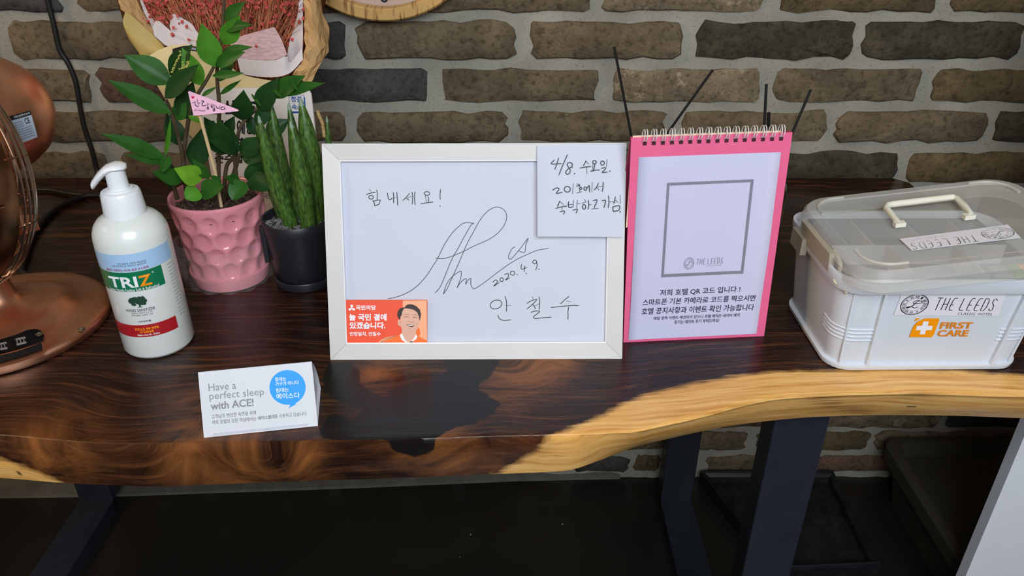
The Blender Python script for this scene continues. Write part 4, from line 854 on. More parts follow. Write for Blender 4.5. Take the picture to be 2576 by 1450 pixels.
# latch at the left end
lat = frosted('frosted_latch_plastic', .85, (206, 196, 176))
V, Fc = box(ll(-.128, .008, -.017), (.006, .085, .022), RL); fa.part('latch', V, Fc, lat)
V, Fc = box(bl(-.1225, .030, .108), (.007, .034, .02), Rb); fa.part('latch_hinge', V, Fc, lat)
yb0 = .0075
P_ = crom([PY(*p, boxc[1]+dy) for p, dy in (((2098, 632), -.045), ((2112, 655), -.058), ((2113, 680), -.064), ((2104, 700), -.066), ((2100, 708), -.068), ((2118, 724), -.073), ((2132, 738), -.078))], 4)
V, Fc = tube(P_, .0022, 7); fa.part('latch_bail', V, Fc, mat('ivory_latch_plastic', (196, 190, 164), rough=.35, var=.03), smooth=True)
# packet inside
pk = Thing('medicine_packet', 'green and orange packet showing in the gap under the box lid', 'packet', tuple(bl(.095, -.055, .094)))
pc = bl(.088, -.066, .1185)
V, Fc = box(pc, (.045, .02, .006), Rb); pk.part('packet_body', V, Fc, mat('orange_packet', (236, 158, 24), rough=.4, var=.05))
V, Fc = box(pc+Rb@np.array([-.019, 0, .0002]), (.012, .0205, .0063), Rb); pk.part('green_band', V, Fc, mat('green_packet', (96, 140, 40), rough=.4, var=.05))
V, Fc = box(pc+Rb@np.array([-.034, 0, -.0005]), (.02, .018, .005), Rb); pk.part('foil_end', V, Fc, mat('silver_foil', (170, 174, 176), rough=.3, var=.1, metal=.5))

# ---------------------------------------------------------------- copper fan
cop = mat('brushed_copper', (240, 176, 142), rough=.34, metal=1.0, var=.10, scale=300, stretch=(1, 1, 40), bump=.04, bscale=400)
cop2 = mat('antique_bronze_wire', (150, 112, 88), rough=.3, metal=1.0, var=.15)
fb = PZ(15, 820, T)
fan = Thing('desk_fan', 'copper desk fan with wire grille and round base, at the left end of the table', 'fan', tuple(fb))
prof = [(0, 0), (.112, 0), (.1165, .002), (.1175, .006), (.1165, .011), (.112, .0135), (.106, .0145), (.098, .0162), (.088, .0172), (.080, .0205), (.072, .0265), (.062, .0310), (.048, .0320), (.030, .0355), (.022, .046), (.018, .07), (.0165, .10), (0, .10)]
V, Fc = lathe(prof, fb, 96, caps=False); V = np.array(V)
# soft lobed swelling of the pressed base
d = V-fb; rr = np.hypot(d[:, 0], d[:, 1]); an = np.arctan2(d[:, 1], d[:, 0]); k = np.exp(-((rr-.07)/.022)**2)*.006*np.cos(2*(an-.35)); V[:, 2] += k
fan.part('fan_base', V, Fc, cop, smooth=True, angle=50)
nF = np.array([-math.sin(.293)*math.cos(.146), -math.cos(.293)*math.cos(.146), math.sin(.146)]); Mo = np.array([-.583, .851, .918]); RF = .134; CF = Mo+nF*.118+np.array([.0, 0, -.008])
hx = np.cross(nF, [0, 0, 1]); hx /= np.linalg.norm(hx); hy = np.cross(nF, hx)
if hy[2] < 0: hy = -hy
def fring(r, off, n=96, a0=0, a1=2*math.pi): return [CF+nF*off+r*(hx*math.cos(t)+hy*math.sin(t)) for t in np.linspace(a0, a1, n, endpoint=(a1-a0 < 6.2))]
P_ = fring(RF-.004, 0); V = []; prof2 = [(.0045, -.011), (.006, 0), (.0045, .011), (.0025, .011), (.0035, 0), (.0025, -.011)]
for t in np.linspace(0, 2*math.pi, 96, endpoint=False):
    for a, b in prof2: V.append(CF+nF*b+(RF-.006+a)*(hx*math.cos(t)+hy*math.sin(t)))
Fc = [(i*6+j, ((i+1) % 96)*6+j, ((i+1) % 96)*6+(j+1) % 6, i*6+(j+1) % 6) for i in range(96) for j in range(6)]
fan.part('grille_band', V, Fc, mat('dark_bronze_band', (120, 84, 58), rough=.3, metal=1.0, var=.15), smooth=True, angle=50)
for k, (r, off) in enumerate([(.134, -.016), (.133, -.023), (.130, -.031), (.123, -.040), (.111, -.049), (.095, -.056), (.078, -.060)]):
    V, Fc = tube(fring(r, off), .0013, 6, True); fan.part('rear_grille_wire', V, Fc, mat('pale_nickel_wire', (206, 190, 176), rough=.22, metal=1.0, var=.1), smooth=True)
fw = [(.133, .014), (.128, .024), (.121, .033), (.113, .040), (.104, .046), (.091, .050), (.078, .053), (.065, .055), (.052, .057), (.039, .058), (.026, .058)]
for r, off in fw:
    V, Fc = tube(fring(r, off), .0011, 6, True); fan.part('front_grille_wire', V, Fc, cop2, smooth=True)
for k in range(12):
    t = 2*math.pi*k/12+.1; P_ = crom([CF+nF*off+r*(hx*math.cos(t)+hy*math.sin(t)) for r, off in [(.134, .006)]+fw], 2); V, Fc = tube(P_, .0012, 5); fan.part('front_grille_spoke', V, Fc, cop2, smooth=True)
    P_ = crom([CF+nF*off+r*(hx*math.cos(t+.2)+hy*math.sin(t+.2)) for r, off in [(.134, -.008), (.133, -.023), (.123, -.041), (.095, -.057), (.06, -.062)]], 3); V, Fc = tube(P_, .0012, 5); fan.part('rear_grille_spoke', V, Fc, cop2, smooth=True)
RFm = np.array([hx, hy, nF]).T
if np.linalg.det(RFm) < 0: RFm = np.array([-hx, hy, nF]).T
V, Fc = lathe([(0, .052), (.022, .052), (.026, .056), (.026, .059), (0, .062)], CF, 32, RFm, caps=False); fan.part('centre_cap', V, Fc, cop, smooth=True)
hb = CF+np.array([.019, .004, .050])
V, Fc = lathe([(0, -.154), (.021, -.151), (.040, -.142), (.054, -.126), (.062, -.108), (.065, -.09), (.065, -.056), (.062, -.05), (0, -.05)], hb, 64, RFm, caps=False); fan.part('motor_housing', V, Fc, cop, smooth=True, angle=60)
brass = mat('brass_blade', (188, 160, 92), rough=.3, metal=1.0, var=.1)
for k in range(4):
    t0 = 2*math.pi*k/4+.5; gp = []
    for i in range(9):
        r = .02+.095*i/8; r_ = []
        for j in range(7):
            wv = (.35+.32*math.sin(math.pi*i/8))*(j/6-.5)*1.6; tw = .022*(j/6-.5)*(1-.3*i/8)
            r_.append(CF+nF*(tw)+r*(hx*math.cos(t0+wv+i*.03)+hy*math.sin(t0+wv+i*.03)))
        gp.append(r_)
    V, Fc = grid(gp); n = len(V); V2 = V-nF*.0012
    fan.part('blade', list(V)+list(V2), Fc+[tuple(i+n for i in f[::-1]) for f in Fc], brass, smooth=True, angle=180)
V, Fc = lathe([(0, -.03), (.022, -.03), (.022, .02), (.014, .028), (0, .03)], CF, 32, RFm, caps=False); fan.part('blade_hub', V, Fc, brass, smooth=True)
V, Fc = tube([fb+np.array([0, 0, .06]), fb+np.array([.002, .02, .10]), (fb+np.array([.0, .03, .10])+hb-nF*.09)/2, hb-nF*.092+np.array([0, 0, -.03])], .012, 16); fan.part('neck', V, Fc, cop, smooth=True)
cl = PY(63, 552, CF[1]+.004); V, Fc = loft([(-.014, .010, .022, .003), (.014, .010, .022, .003)], cl, M=np.array([hx, nF, [0, 0, 1]]).T); fan.part('grille_clip', V, Fc, cop, smooth=True)
V, Fc = loft([(-.004, .018, .004, .0018), (.004, .018, .004, .0018)], cl+np.array([.008, -.004, .012])); fan.part('clip_lever', V, Fc, mat('nickel_lever', (190, 176, 160), rough=.3, metal=1), smooth=True)
# rating sticker on the housing
class Axi:
    pass
stv = []
def house_pt(px, py):
    r = ray(px, py); best = None
    for t in np.linspace(.5, 1.4, 1200):
        p = CC+r*t-hb; z = p@nF; rad = math.sqrt(max(0, p@p-z*z))
        pr2 = [(-.154, 0), (-.151, .021), (-.142, .040), (-.126, .054), (-.108, .062), (-.09, .065), (-.056, .065)]
        zz = [a for a, b in pr2]; rr_ = [b for a, b in pr2]
        if zz[0] <= z <= -.052 and rad <= np.interp(z, zz, rr_)+.0006: return CC+r*(t-.0006)
    return None
sq_ = [(22, 293), (76, 278), (95, 345), (50, 362)]
A0, A1, A2, A3 = [np.array(p, float) for p in sq_]; gp = []; ok = True
for i in range(9):
    r_ = []
    for j in range(9):
        q = (A3*(1-j/8)+A2*j/8)*(1-i/8)+(A0*(1-j/8)+A1*j/8)*(i/8); p = house_pt(*q)
        if p is None: ok = False; break
        r_.append(p)
    if not ok: break
    gp.append(r_)
if ok:
    V, Fc = grid(gp); fan.part('rating_sticker', V, Fc, mat('silver_blue_sticker', (176, 190, 206), rough=.4, var=.02), smooth=True, angle=180)
    G_ = np.array(gp)
    class GS:
        def w(s, u, v, off=0.0):
            i = min(max(v*8, 0), 7.999); j = min(max(u*8, 0), 7.999); a, b = int(i), int(j); fi, fj = i-a, j-b
            p = G_[a, b]*(1-fi)*(1-fj)+G_[a+1, b]*fi*(1-fj)+G_[a, b+1]*(1-fi)*fj+G_[a+1, b+1]*fi*fj
            return p+(CC-p)/np.linalg.norm(CC-p)*(off+.0004)
    S_ = GS(); V, Fc = join([surf(S_, *grid([[(u, v, 0) for u in np.linspace(0, 1, 9)] for v in (.84, 1)]), 0) if False else ([S_.w(u, v, .0003) for v in (.84, .92, 1) for u in np.linspace(0, 1, 9)], [(i*9+j, i*9+j+1, (i+1)*9+j+1, (i+1)*9+j) for i in range(2) for j in range(8)])]
                    +[txt(S_, 'CE', .62, .58, .84, .78, .0004, bold=.01)]+[txt(S_, '정격전압 220V 60Hz 모델 BC', .04, .70-.085*k, .52+.35*(k > 2), .74-.085*k, .0004) for k in range(8)])
    fan.part('sticker_print', V, Fc, blk)
    V, Fc = txt(S_, '전기용품 안전관리법에 의한 표시사항', .2, .88, .95, .96, .0006, bold=.01); fan.part('lettering', V, Fc, lab, label='white text on the black strip of the sticker')
# switch plate on the base
def base_pt(px, py, h=0.0):
    r = ray(px, py); pr2 = [(.0, .1), (.0165, .10), (.018, .07), (.022, .046), (.030, .0355), (.048, .0320), (.062, .0310), (.072, .0265), (.080, .0205), (.088, .0172), (.098, .0162), (.106, .0145), (.112, .0135), (.1165, .011), (.12, 0)]
    ra = [a for a, b in pr2]; za = [b for a, b in pr2]
    for t in np.linspace(.6, 1.3, 2500):
        p = CC+r*t-fb; rad = math.hypot(p[0], p[1]); an_ = math.atan2(p[1], p[0])
        z = np.interp(rad, ra, za)+math.exp(-((rad-.07)/.022)**2)*.006*math.cos(2*(an_-.35))+h
        if p[2] <= z and rad < .12: return CC+r*t
    return PZ(px, py, T+.012)
def bp_z(x, y, h=.001): return base_pt(x/4.832, 680+y/4.832, h)
_p0, _p1, _p2 = bp_z(-60, 960, .0035), bp_z(470, 800, .0035), bp_z(200, 800, .0035)
_u = (_p1-_p0)/np.linalg.norm(_p1-_p0); _v = (_p2-_p0)-_u*((_p2-_p0)@_u); SWP = Plane(_p0, _u, _v)
if SWP.n[2] < 0: SWP.n = -SWP.n
def sw(x, y, off=0.0): u_, v_ = SWP.loc(x/4.832, 680+y/4.832); return SWP.w(u_, v_, off)
upl = [(-140, 905), (0, 850), (180, 795), (330, 735), (430, 718), (500, 738), (535, 790), (520, 850), (420, 905), (200, 985), (0, 1030), (-140, 1060)]
tri = poly2([(x, -y) for x, y in upl])[1]; Vt = [sw(x, y, .0008) for x, y in upl]; Vb = [sw(x, y, -.006) for x, y in upl]; n = len(upl)
fan.part('switch_plate', Vt+Vb, [tuple(f) for f in tri]+[(i, (i+1) % n, (i+1) % n+n, i+n) for i in range(n)], mat('black_gloss_plate', (14, 14, 16), rough=.12, var=.05), smooth=False)
sl_ = [(-140, 1060), (0, 1035), (200, 990), (420, 915), (500, 880), (515, 958), (300, 1030), (0, 1120), (-140, 1150)]
tri = poly2([(x, -y) for x, y in sl_])[1]; fan.part('switch_slot', [bp_z(x, y, .0022) for x, y in sl_], [tuple(f) for f in tri], mat('black_slot', (6, 6, 6), rough=.8, var=.05))
num = []
def bar(x0, y0, x1, y1, w_=15):
    d = np.array([x1-x0, y1-y0], float); d /= np.linalg.norm(d); q = np.array([-d[1], d[0]])*w_/2
    P_ = [np.array([x0, y0])+q, np.array([x1, y1])+q, np.array([x1, y1])-q, np.array([x0, y0])-q]; V = [sw(*p, .0020) for p in P_]+[sw(*p, .0006) for p in P_]
    return V, [(0, 1, 2, 3), (0, 4, 5, 1), (1, 5, 6, 2), (2, 6, 7, 3), (3, 7, 4, 0)]
for k in range(3): num.append(bar(210+40*k, 850-9*k, 218+40*k, 905-9*k))
num.append(bar(192, 848, 312, 824, 10)); num.append(bar(205, 912, 322, 880, 10))
for k in range(2): num.append(bar(18+40*k, 905-9*k, 26+40*k, 960-9*k))
num.append(bar(0, 905, 82, 885, 10)); num.append(bar(6, 968, 94, 950, 10))
V, Fc = join(num); fan.part('raised_numerals', V, Fc, mat('silver_numerals', (200, 196, 184), rough=.25, metal=.8))
for x, y in ((480, 785), (992, 722)):
    p = sw(x, y, .0006) if x < 500 else bp_z(x, y, .001); V, Fc = lathe([(0, .0), (.0042, 0), (.0040, .0012), (.0015, .0018), (.0012, .0008), (0, .0008)], p, 20, caps=False); fan.part('screw', V, Fc, mat('steel_screw', (176, 170, 156), rough=.25, metal=1.0), smooth=True)
rub = mat('black_rubber_cable', (26, 24, 24), rough=.5, var=.1)
# cables
def at_w(pts, r, name, label, k=6):
    V, Fc = tube(crom(pts, k), r, 8); return solo(name, V, Fc, rub, label, 'cable', smooth=True, angle=180)
P_ = [PY(*p, WALL-.014) for p in [(112, -60), (120, 0), (135, 60), (150, 125), (172, 160), (190, 205), (200, 260), (212, 320), (232, 380), (243, 425)]]
P_ += [PZ(250, 446, T+.004), PZ(268, 452, T+.004)]
at_w(P_, .0042, 'wall_cable', 'thick black cable hanging down the brick wall behind the fan')
P_ = [fb+np.array([.04, .085, .012])]+[PZ(*p, T+.0045) for p in [(62, 690), (66, 640), (84, 590), (118, 545), (165, 512), (230, 490), (330, 486)]]
at_w(P_, .0042, 'power_cord', 'black power cord curving over the table behind the fan')
P_ = [PZ(*p, T+.0045) for p in [(60, 480), (120, 478), (180, 488), (250, 492), (300, 478), (350, 470)]]
at_w(P_, .0036, 'thin_cord', 'thin black cord lying at the back of the table near the wall')

# ---------------------------------------------------------------- clock on the wall
cc = PY(966, 55, WALL-.035); Rk = .172; ctr = np.array([cc[0], WALL-.008, cc[2]+Rk*1.0])
clk = Thing('wall_clock', 'round wall clock with a light wood rim, hanging on the brick wall', 'clock', tuple(ctr))
RX = rot('X', math.pi/2)
wm_ = bpy.data.materials.new('light_wood_rim'); wm_.use_nodes = True; N = wm_.node_tree.nodes; L = wm_.node_tree.links; b = N['Principled BSDF']
tc = N.new('ShaderNodeTexCoord'); mp = N.new('ShaderNodeMapping'); mp.inputs['Scale'].default_value = (60, 3, 8); mp.inputs['Rotation'].default_value = (0, .35, 0); no = N.new('ShaderNodeTexNoise'); no.inputs['Scale'].default_value = 2.2; no.inputs['Detail'].default_value = 5
r = N.new('ShaderNodeValToRGB'); e = r.color_ramp.elements; e[0].position = .34; e[0].color = (*lin((140, 96, 44)), 1); e[1].position = .44; e[1].color = (*lin((204, 160, 94)), 1)
L.new(tc.outputs['Object'], mp.inputs[0]); L.new(mp.outputs[0], no.inputs[0]); L.new(no.outputs[0], r.inputs[0]); L.new(r.outputs[0], b.inputs['Base Color']); b.inputs['Roughness'].default_value = .45
V, Fc = lathe([(Rk-.020, 0), (Rk, 0), (Rk+.001, .004), (Rk, .024), (Rk-.003, .028), (Rk-.017, .028), (Rk-.0195, .026), (Rk-.021, .010)], ctr, 128, RX, caps=False); Fc = list(Fc)
clk.part('wooden_rim', V, Fc, wm_, smooth=True, angle=30)
V, Fc = lathe([(0, .004), (Rk-.019, .004), (Rk-.019, .0075), (0, .0075)], ctr, 96, RX, caps=False); clk.part('dial', V, Fc, mat('pale_pinkish_dial', (196, 168, 150), rough=.5, var=.04, scale=60, stretch=(8, 1, 1)))
dpl = Plane(ctr+np.array([0, -.0077, 0]), (1, 0, 0), (0, 0, 1))
for k in range(1, 13):
    s = str(k); a = math.radians(90-30*k); x, y = (Rk-.0385)*math.cos(a), (Rk-.0385)*math.sin(a); hw = .0075*len(s)*.9
    V2, F2 = text2(s, bold=-.004); V, Fc = surf(dpl, [(x+(u-.5)*2*hw, y+(v-.5)*.026) for u, v in V2], F2, .0003); clk.part('numeral', V, Fc, blk)
for nm, a, ln, w_ in (('hour_hand', 60, .07, .006), ('minute_hand', -20+90, .105, .004)):
    a = math.radians(a); V2 = [(0-w_/2*math.sin(a), w_/2*math.cos(a)), (ln*math.cos(a), ln*math.sin(a)), (w_/2*math.sin(a), -w_/2*math.cos(a))]; V, Fc = slab_poly(dpl, V2, .001, .005 if ln < .1 else .007); clk.part(nm, V, Fc, blk)
V, Fc = lathe([(0, .008), (.006, .008), (.006, .016), (0, .016)], ctr, 20, RX, caps=False); clk.part('centre_pin', V, Fc, blk)

# ---------------------------------------------------------------- reed diffusers and reeds
glass = mat('clear_glass', (236, 240, 232), rough=.03, var=.0, trans=1.0, ior=1.47); oil = mat('yellow_diffuser_oil', (214, 210, 120), rough=.05, trans=.9, ior=1.4, var=.02)
def jar(c, label, h=.075, r=.031):
    j = Thing('reed_diffuser', label, 'diffuser', tuple(c))
    V, Fc = lathe([(0, 0), (r*.93, 0), (r, .003), (r, h*.72), (r*.9, h*.82), (r*.5, h*.88), (r*.46, h), (r*.40, h), (r*.42, h*.87), (r*.84, h*.79), (r*.92, h*.7), (r*.92, .006), (r*.8, .004), (0, .004)], c, 40, caps=False); j.part('glass_jar', V, Fc, glass, smooth=True, angle=50)
    V, Fc = lathe([(0, .0045), (r*.9, .0065), (r*.91, h*.36), (0, h*.36)], c, 32, caps=False); j.part('oil', V, Fc, oil, smooth=True, angle=50)
    V, Fc = lathe([(r*.505, h*.90), (r*.6, h*.90), (r*.6, h*1.02), (r*.505, h*1.02)], c, 24, caps=False); j.part('neck_ring', V, Fc, mat('silver_ring', (170, 166, 156), rough=.3, metal=1))
j1 = PZ(1962, 565, T); j1[0] -= .031; jar(j1, 'clear glass reed diffuser jar half hidden behind the pink stand', .085)
j2 = PZ(1600, 470, T); jar(j2, 'glass diffuser jar behind the gap between frame and pink stand', .075, .028)
reedm = mat('black_reed', (22, 20, 20), rough=.8, var=.2)
def reed(a, b, label, r=.0021):
    V, Fc = tube([a, b], r, 8); solo('reed', V, Fc, reedm, label, 'reed', 'black diffuser reeds', smooth=True)
m2 = j2+np.array([0, 0, .010]); m1 = j1+np.array([0, 0, .010])
reed(m2+np.array([.006, 0, 0]), PY(1545, 118, j2[1]+.01), 'tallest upright black reed, nearest the white frame')
reed(m2-np.array([.006, 0, 0]), PY(1793, 176, j2[1]-.02), 'long black reed leaning right over the left half of the pink stand')
reed(m1+np.array([.0, .006, 0]), PY(1928, 212, j1[1]+.01), 'upright black reed over the right half of the pink stand')
reed(m1+np.array([.004, -.008, 0]), PY(1934, 284, j1[1]-.06), 'short thick-looking black reed tip beside the right upright reed', .0024)
reed(m1-np.array([.008, .0, 0]), PY(2040, 225, j1[1]+.03), 'black reed leaning right beyond the pink stand corner')

# ---------------------------------------------------------------- under the table
bt = Thing('black_tray', 'shallow black plastic tray with a raised rim, on the floor behind the right leg', 'tray', (.58, 1.14, 0))
qs = [PZ(*p, .03) for p in [(1752, 1160), (2075, 1150), (2215, 1428), (1955, 1440)]]
tm = mat('scuffed_black_plastic', (26, 26, 28), rough=.35, var=.5, scale=40)
a, b, c, d = [np.array([q[0], min(q[1], 1.275), 0]) for q in qs]
cen = (a+b+c+d)/4
def tring(s_, z): return [cen+(p-cen)*s_+np.array([0, 0, z]) for p in (a, b, c, d)]
V = tring(1.0, 0)+tring(1.0, .034)+tring(.95, .036)+tring(.90, .03)+tring(.88, .016); Fc = [(k*4+i, k*4+(i+1) % 4, (k+1)*4+(i+1) % 4, (k+1)*4+i) for k in range(4) for i in range(4)]+[(3, 2, 1, 0), (16, 17, 18, 19)]
bt.part('tray_body', V, Fc, tm, smooth=False)
for i, (p, q) in enumerate([(a, b), (d, c)]):
    dz = np.array([0, 0, .0375]); pp, qq = cen+(p-cen)*.97+dz, cen+(q-cen)*.97+dz; V, Fc = tube([pp, qq], .003, 8); bt.part('metal_edge', V, Fc, mat('dull_steel_edge', (84, 92, 108), rough=.3, metal=1), smooth=True)
pnl = PY(2470, 1440, .98)
bn = Thing('storage_bin', 'dark brown storage bin with a rounded rim, on the floor at the right', 'storage bin', (1.02, 1.12, 0))
bnm = mat('dark_olive_bin', (62, 56, 46), rough=.6, var=.08)
c0 = np.array([1.045, 1.09, 0]); V, Fc = loft([(0, .47, .30, .03), (.08, .49, .32, .03), (.10, .50, .33, .03), (.102, .53, .35, .035), (.135, .535, .355, .035), (.14, .525, .345, .03), (.14, .50, .32, .03), (.11, .47, .30, .02)], c0, 0.0); bn.part('bin_body', V, Fc, bnm, smooth=True, angle=40)
V, Fc = lathe([(0, 0), (.022, 0), (.022, .006), (.015, .008), (0, .006)], PY(2535, 1240, c0[1]-.162)+np.array([0, .003, 0]), 20, RX, caps=False); bn.part('bin_button', V, Fc, mat('darker_olive', (36, 32, 26), rough=.6))
x0 = PY(2576, 1100, .88)[0]; wp = Thing('white_panel', 'white upright panel at the lower right corner, beyond the table end', 'panel', (x0+.35, .89, 0))
V, Fc = box((x0+.35, .89, .70), (.70, .02, 1.36)); wp.part('board', V, Fc, mat('white_board_surface', (238, 240, 246), rough=.4, var=.01))  # lower edge is seen; its height is added to shade the right wall
for xx in (x0+.06, x0+.64): V, Fc = box((xx, .86, .01), (.03, .10, .02)); wp.part('foot', V, Fc, steel)
# ---------------------------------------------------------------- plants
def leaf(b, t, w_, nrm=None, round_=0.0, fold=.25, droop=.0, th=.0006, nu=11, nv=7):
    b = np.array(b); t = np.array(t); ax = t-b; Ln = np.linalg.norm(ax); ax = ax/Ln
    vw = (CC-(b+t)/2); vw /= np.linalg.norm(vw); n0 = vw if nrm is None else np.array(nrm, float)
    n0 = n0-ax*(n0@ax); n0 /= np.linalg.norm(n0); sd_ = np.cross(ax, n0); G_ = []
    for i in range(nu):
        u = i/(nu-1); k = (math.sin(math.pi*u**(.82 if round_ < .5 else .75)))**(1.05 if round_ < .5 else .55)
        if i in (0, nu-1): k = .02
        r_ = []
        for j in range(nv):
            v = j/(nv-1)*2-1; wv = w_/2*k*v; up = fold*abs(wv)-droop*Ln*(u-.5)**2*4*0
            r_.append(b+ax*Ln*u+sd_*wv+n0*(up+droop*Ln*math.sin(math.pi*u)))
        G_.append(r_)
    V, Fc = grid(G_); n = len(V); V2 = V-n0*th
    return list(V)+list(V2), list(Fc)+[tuple(i+n for i in f[::-1]) for f in Fc]
def leaf_mat(name, c, c2):
    m = mat(name, c, rough=.42, var=.2, scale=45, coat=.0, spec=.25); return m
LM = {'d': leaf_mat('dark_green_leaf', (30, 62, 26), 0), 'm': leaf_mat('mid_green_leaf', (42, 86, 28), 0), 'b': leaf_mat('bright_green_leaf', (74, 130, 36), 0), 'y': leaf_mat('lime_green_leaf', (112, 164, 44), 0)}
# pink pot
pb = PZ(585, 695, T); px_, py_ = pb[0], pb[1]
zz = Thing('potted_plant', 'glossy leafy green plant in a dimpled pink ceramic pot', 'potted plant', tuple(pb))
pkm = mat('pink_glazed_ceramic', (220, 140, 148), rough=.16, var=.04, coat=.4, scale=20)
ph = .120; nA, nZ = 132, 64; G_ = []
for i in range(nZ+1):
    z = .018+(ph-.018)*i/nZ; u = i/nZ; R_ = .0485+.0105*u
    if u > .97: R_ -= .0012*((u-.97)/.03)**2
    r_ = []
    for j in range(nA):
        a = 2*math.pi*j/nA; dd = 0
        if .0 < u < .93:
            for row in range(4):
                zc = .13+row*.222; k = 13; ph_ = (row % 2)*.5
                f = (a/(2*math.pi)*k+ph_) % 1-.5; e = ((f/.40)**2+((u-zc)/.118)**2)
                if e < 1: dd = max(dd, .0036*(1-e)**.6*(1+.6*f))
        r_.append((px_+(R_-dd)*math.cos(a), py_+(R_-dd)*math.sin(a), T+z))
    G_.append(r_)
for R_, z in ((.0575, ph+.0015), (.0555, ph+.0012), (.0545, ph-.002), (.052, ph-.018)): G_.append([(px_+R_*math.cos(2*math.pi*j/nA), py_+R_*math.sin(2*math.pi*j/nA), T+z) for j in range(nA)])
V = np.array(G_).reshape(-1, 3); nr_ = len(G_); Fc = [(i*nA+j, i*nA+(j+1) % nA, (i+1)*nA+(j+1) % nA, (i+1)*nA+j) for i in range(nr_-1) for j in range(nA)]
Fc.append(tuple(range(nA))[::-1]); zz.part('pot', V, Fc, pkm, smooth=True, angle=70, label='dimpled pink glazed pot')
V, Fc = lathe([(0, 0), (.044, 0), (.0475, .0015), (.0515, .017), (.0515, .019), (.0500, .0195), (0, .0195)], pb, 64, caps=False); zz.part('saucer', V, Fc, pkm, smooth=True, angle=40)
soil = mat('dark_gravelly_soil', (62, 46, 38), rough=.95, var=.6, scale=260, bump=1.0, bscale=300)
V, Fc = lathe([(0, ph-.014), (.03, ph-.013), (.0535, ph-.015), (.0535, ph-.02), (0, ph-.02)], pb, 48, caps=False); zz.part('soil', V, Fc, soil, smooth=True)
gv = []
for k in range(240):
    a, r = RNG.uniform(0, 6.28), .05*RNG.random()**.5; gv.append(box((px_+r*math.cos(a), py_+r*math.sin(a), T+ph-.012), (RNG.uniform(.002, .005), RNG.uniform(.002, .004), RNG.uniform(.002, .004)), rot('Z', RNG.uniform(0, 3))@rot('X', RNG.uniform(0, 3))))
V, Fc = join(gv); zz.part('gravel', V, Fc, mat('brown_gravel', (84, 64, 52), rough=.9, var=.5, scale=150), kind='stuff')
Y0 = .905
stem = mat('brown_green_stem', (74, 62, 42), rough=.5, var=.25, scale=60)
def stem_(pts, r0, r1, yy):
    P_ = [PY(x, y, yd) for (x, y), yd in zip(pts, yy)]; P_ = crom(P_, 5); V, Fc = tube(P_, list(np.linspace(r0, r1, len(P_))), 7); zz.part('stem', V, Fc, stem, smooth=True)
stem_([(548, 520), (550, 440), (551, 340), (551, 257), (547, 209), (547, 165), (559, 75), (566, -20), (575, -120)], .0028, .0018, [.93, .93, .925, .92, .92, .92, .92, .92, .92])
stem_([(472, 505), (462, 410), (470, 330), (482, 270), (497, 238), (521, 200), (538, 168)], .0030, .0018, [.91, .91, .905, .90, .90, .90, .90])
stem_([(470, 490), (460, 400), (450, 350), (434, 290), (418, 252)], .0026, .0020, [.91, .905, .90, .895, .89])
stem_([(563, 505), (570, 420), (592, 389), (604, 322), (641, 278), (671, 254), (713, 226)], .0028, .0017, [.93, .93, .93, .935, .94, .945, .95])
stem_([(596, 505), (594, 440), (590, 392)], .003, .0024, [.93, .925, .92])
stem_([(560, 515), (590, 430), (602, 388)], .003, .0024, [.93, .925, .92])
stem_([(446, 500), (432, 450), (420, 395), (412, 400)], .003, .0016, [.90, .89, .885, .88])
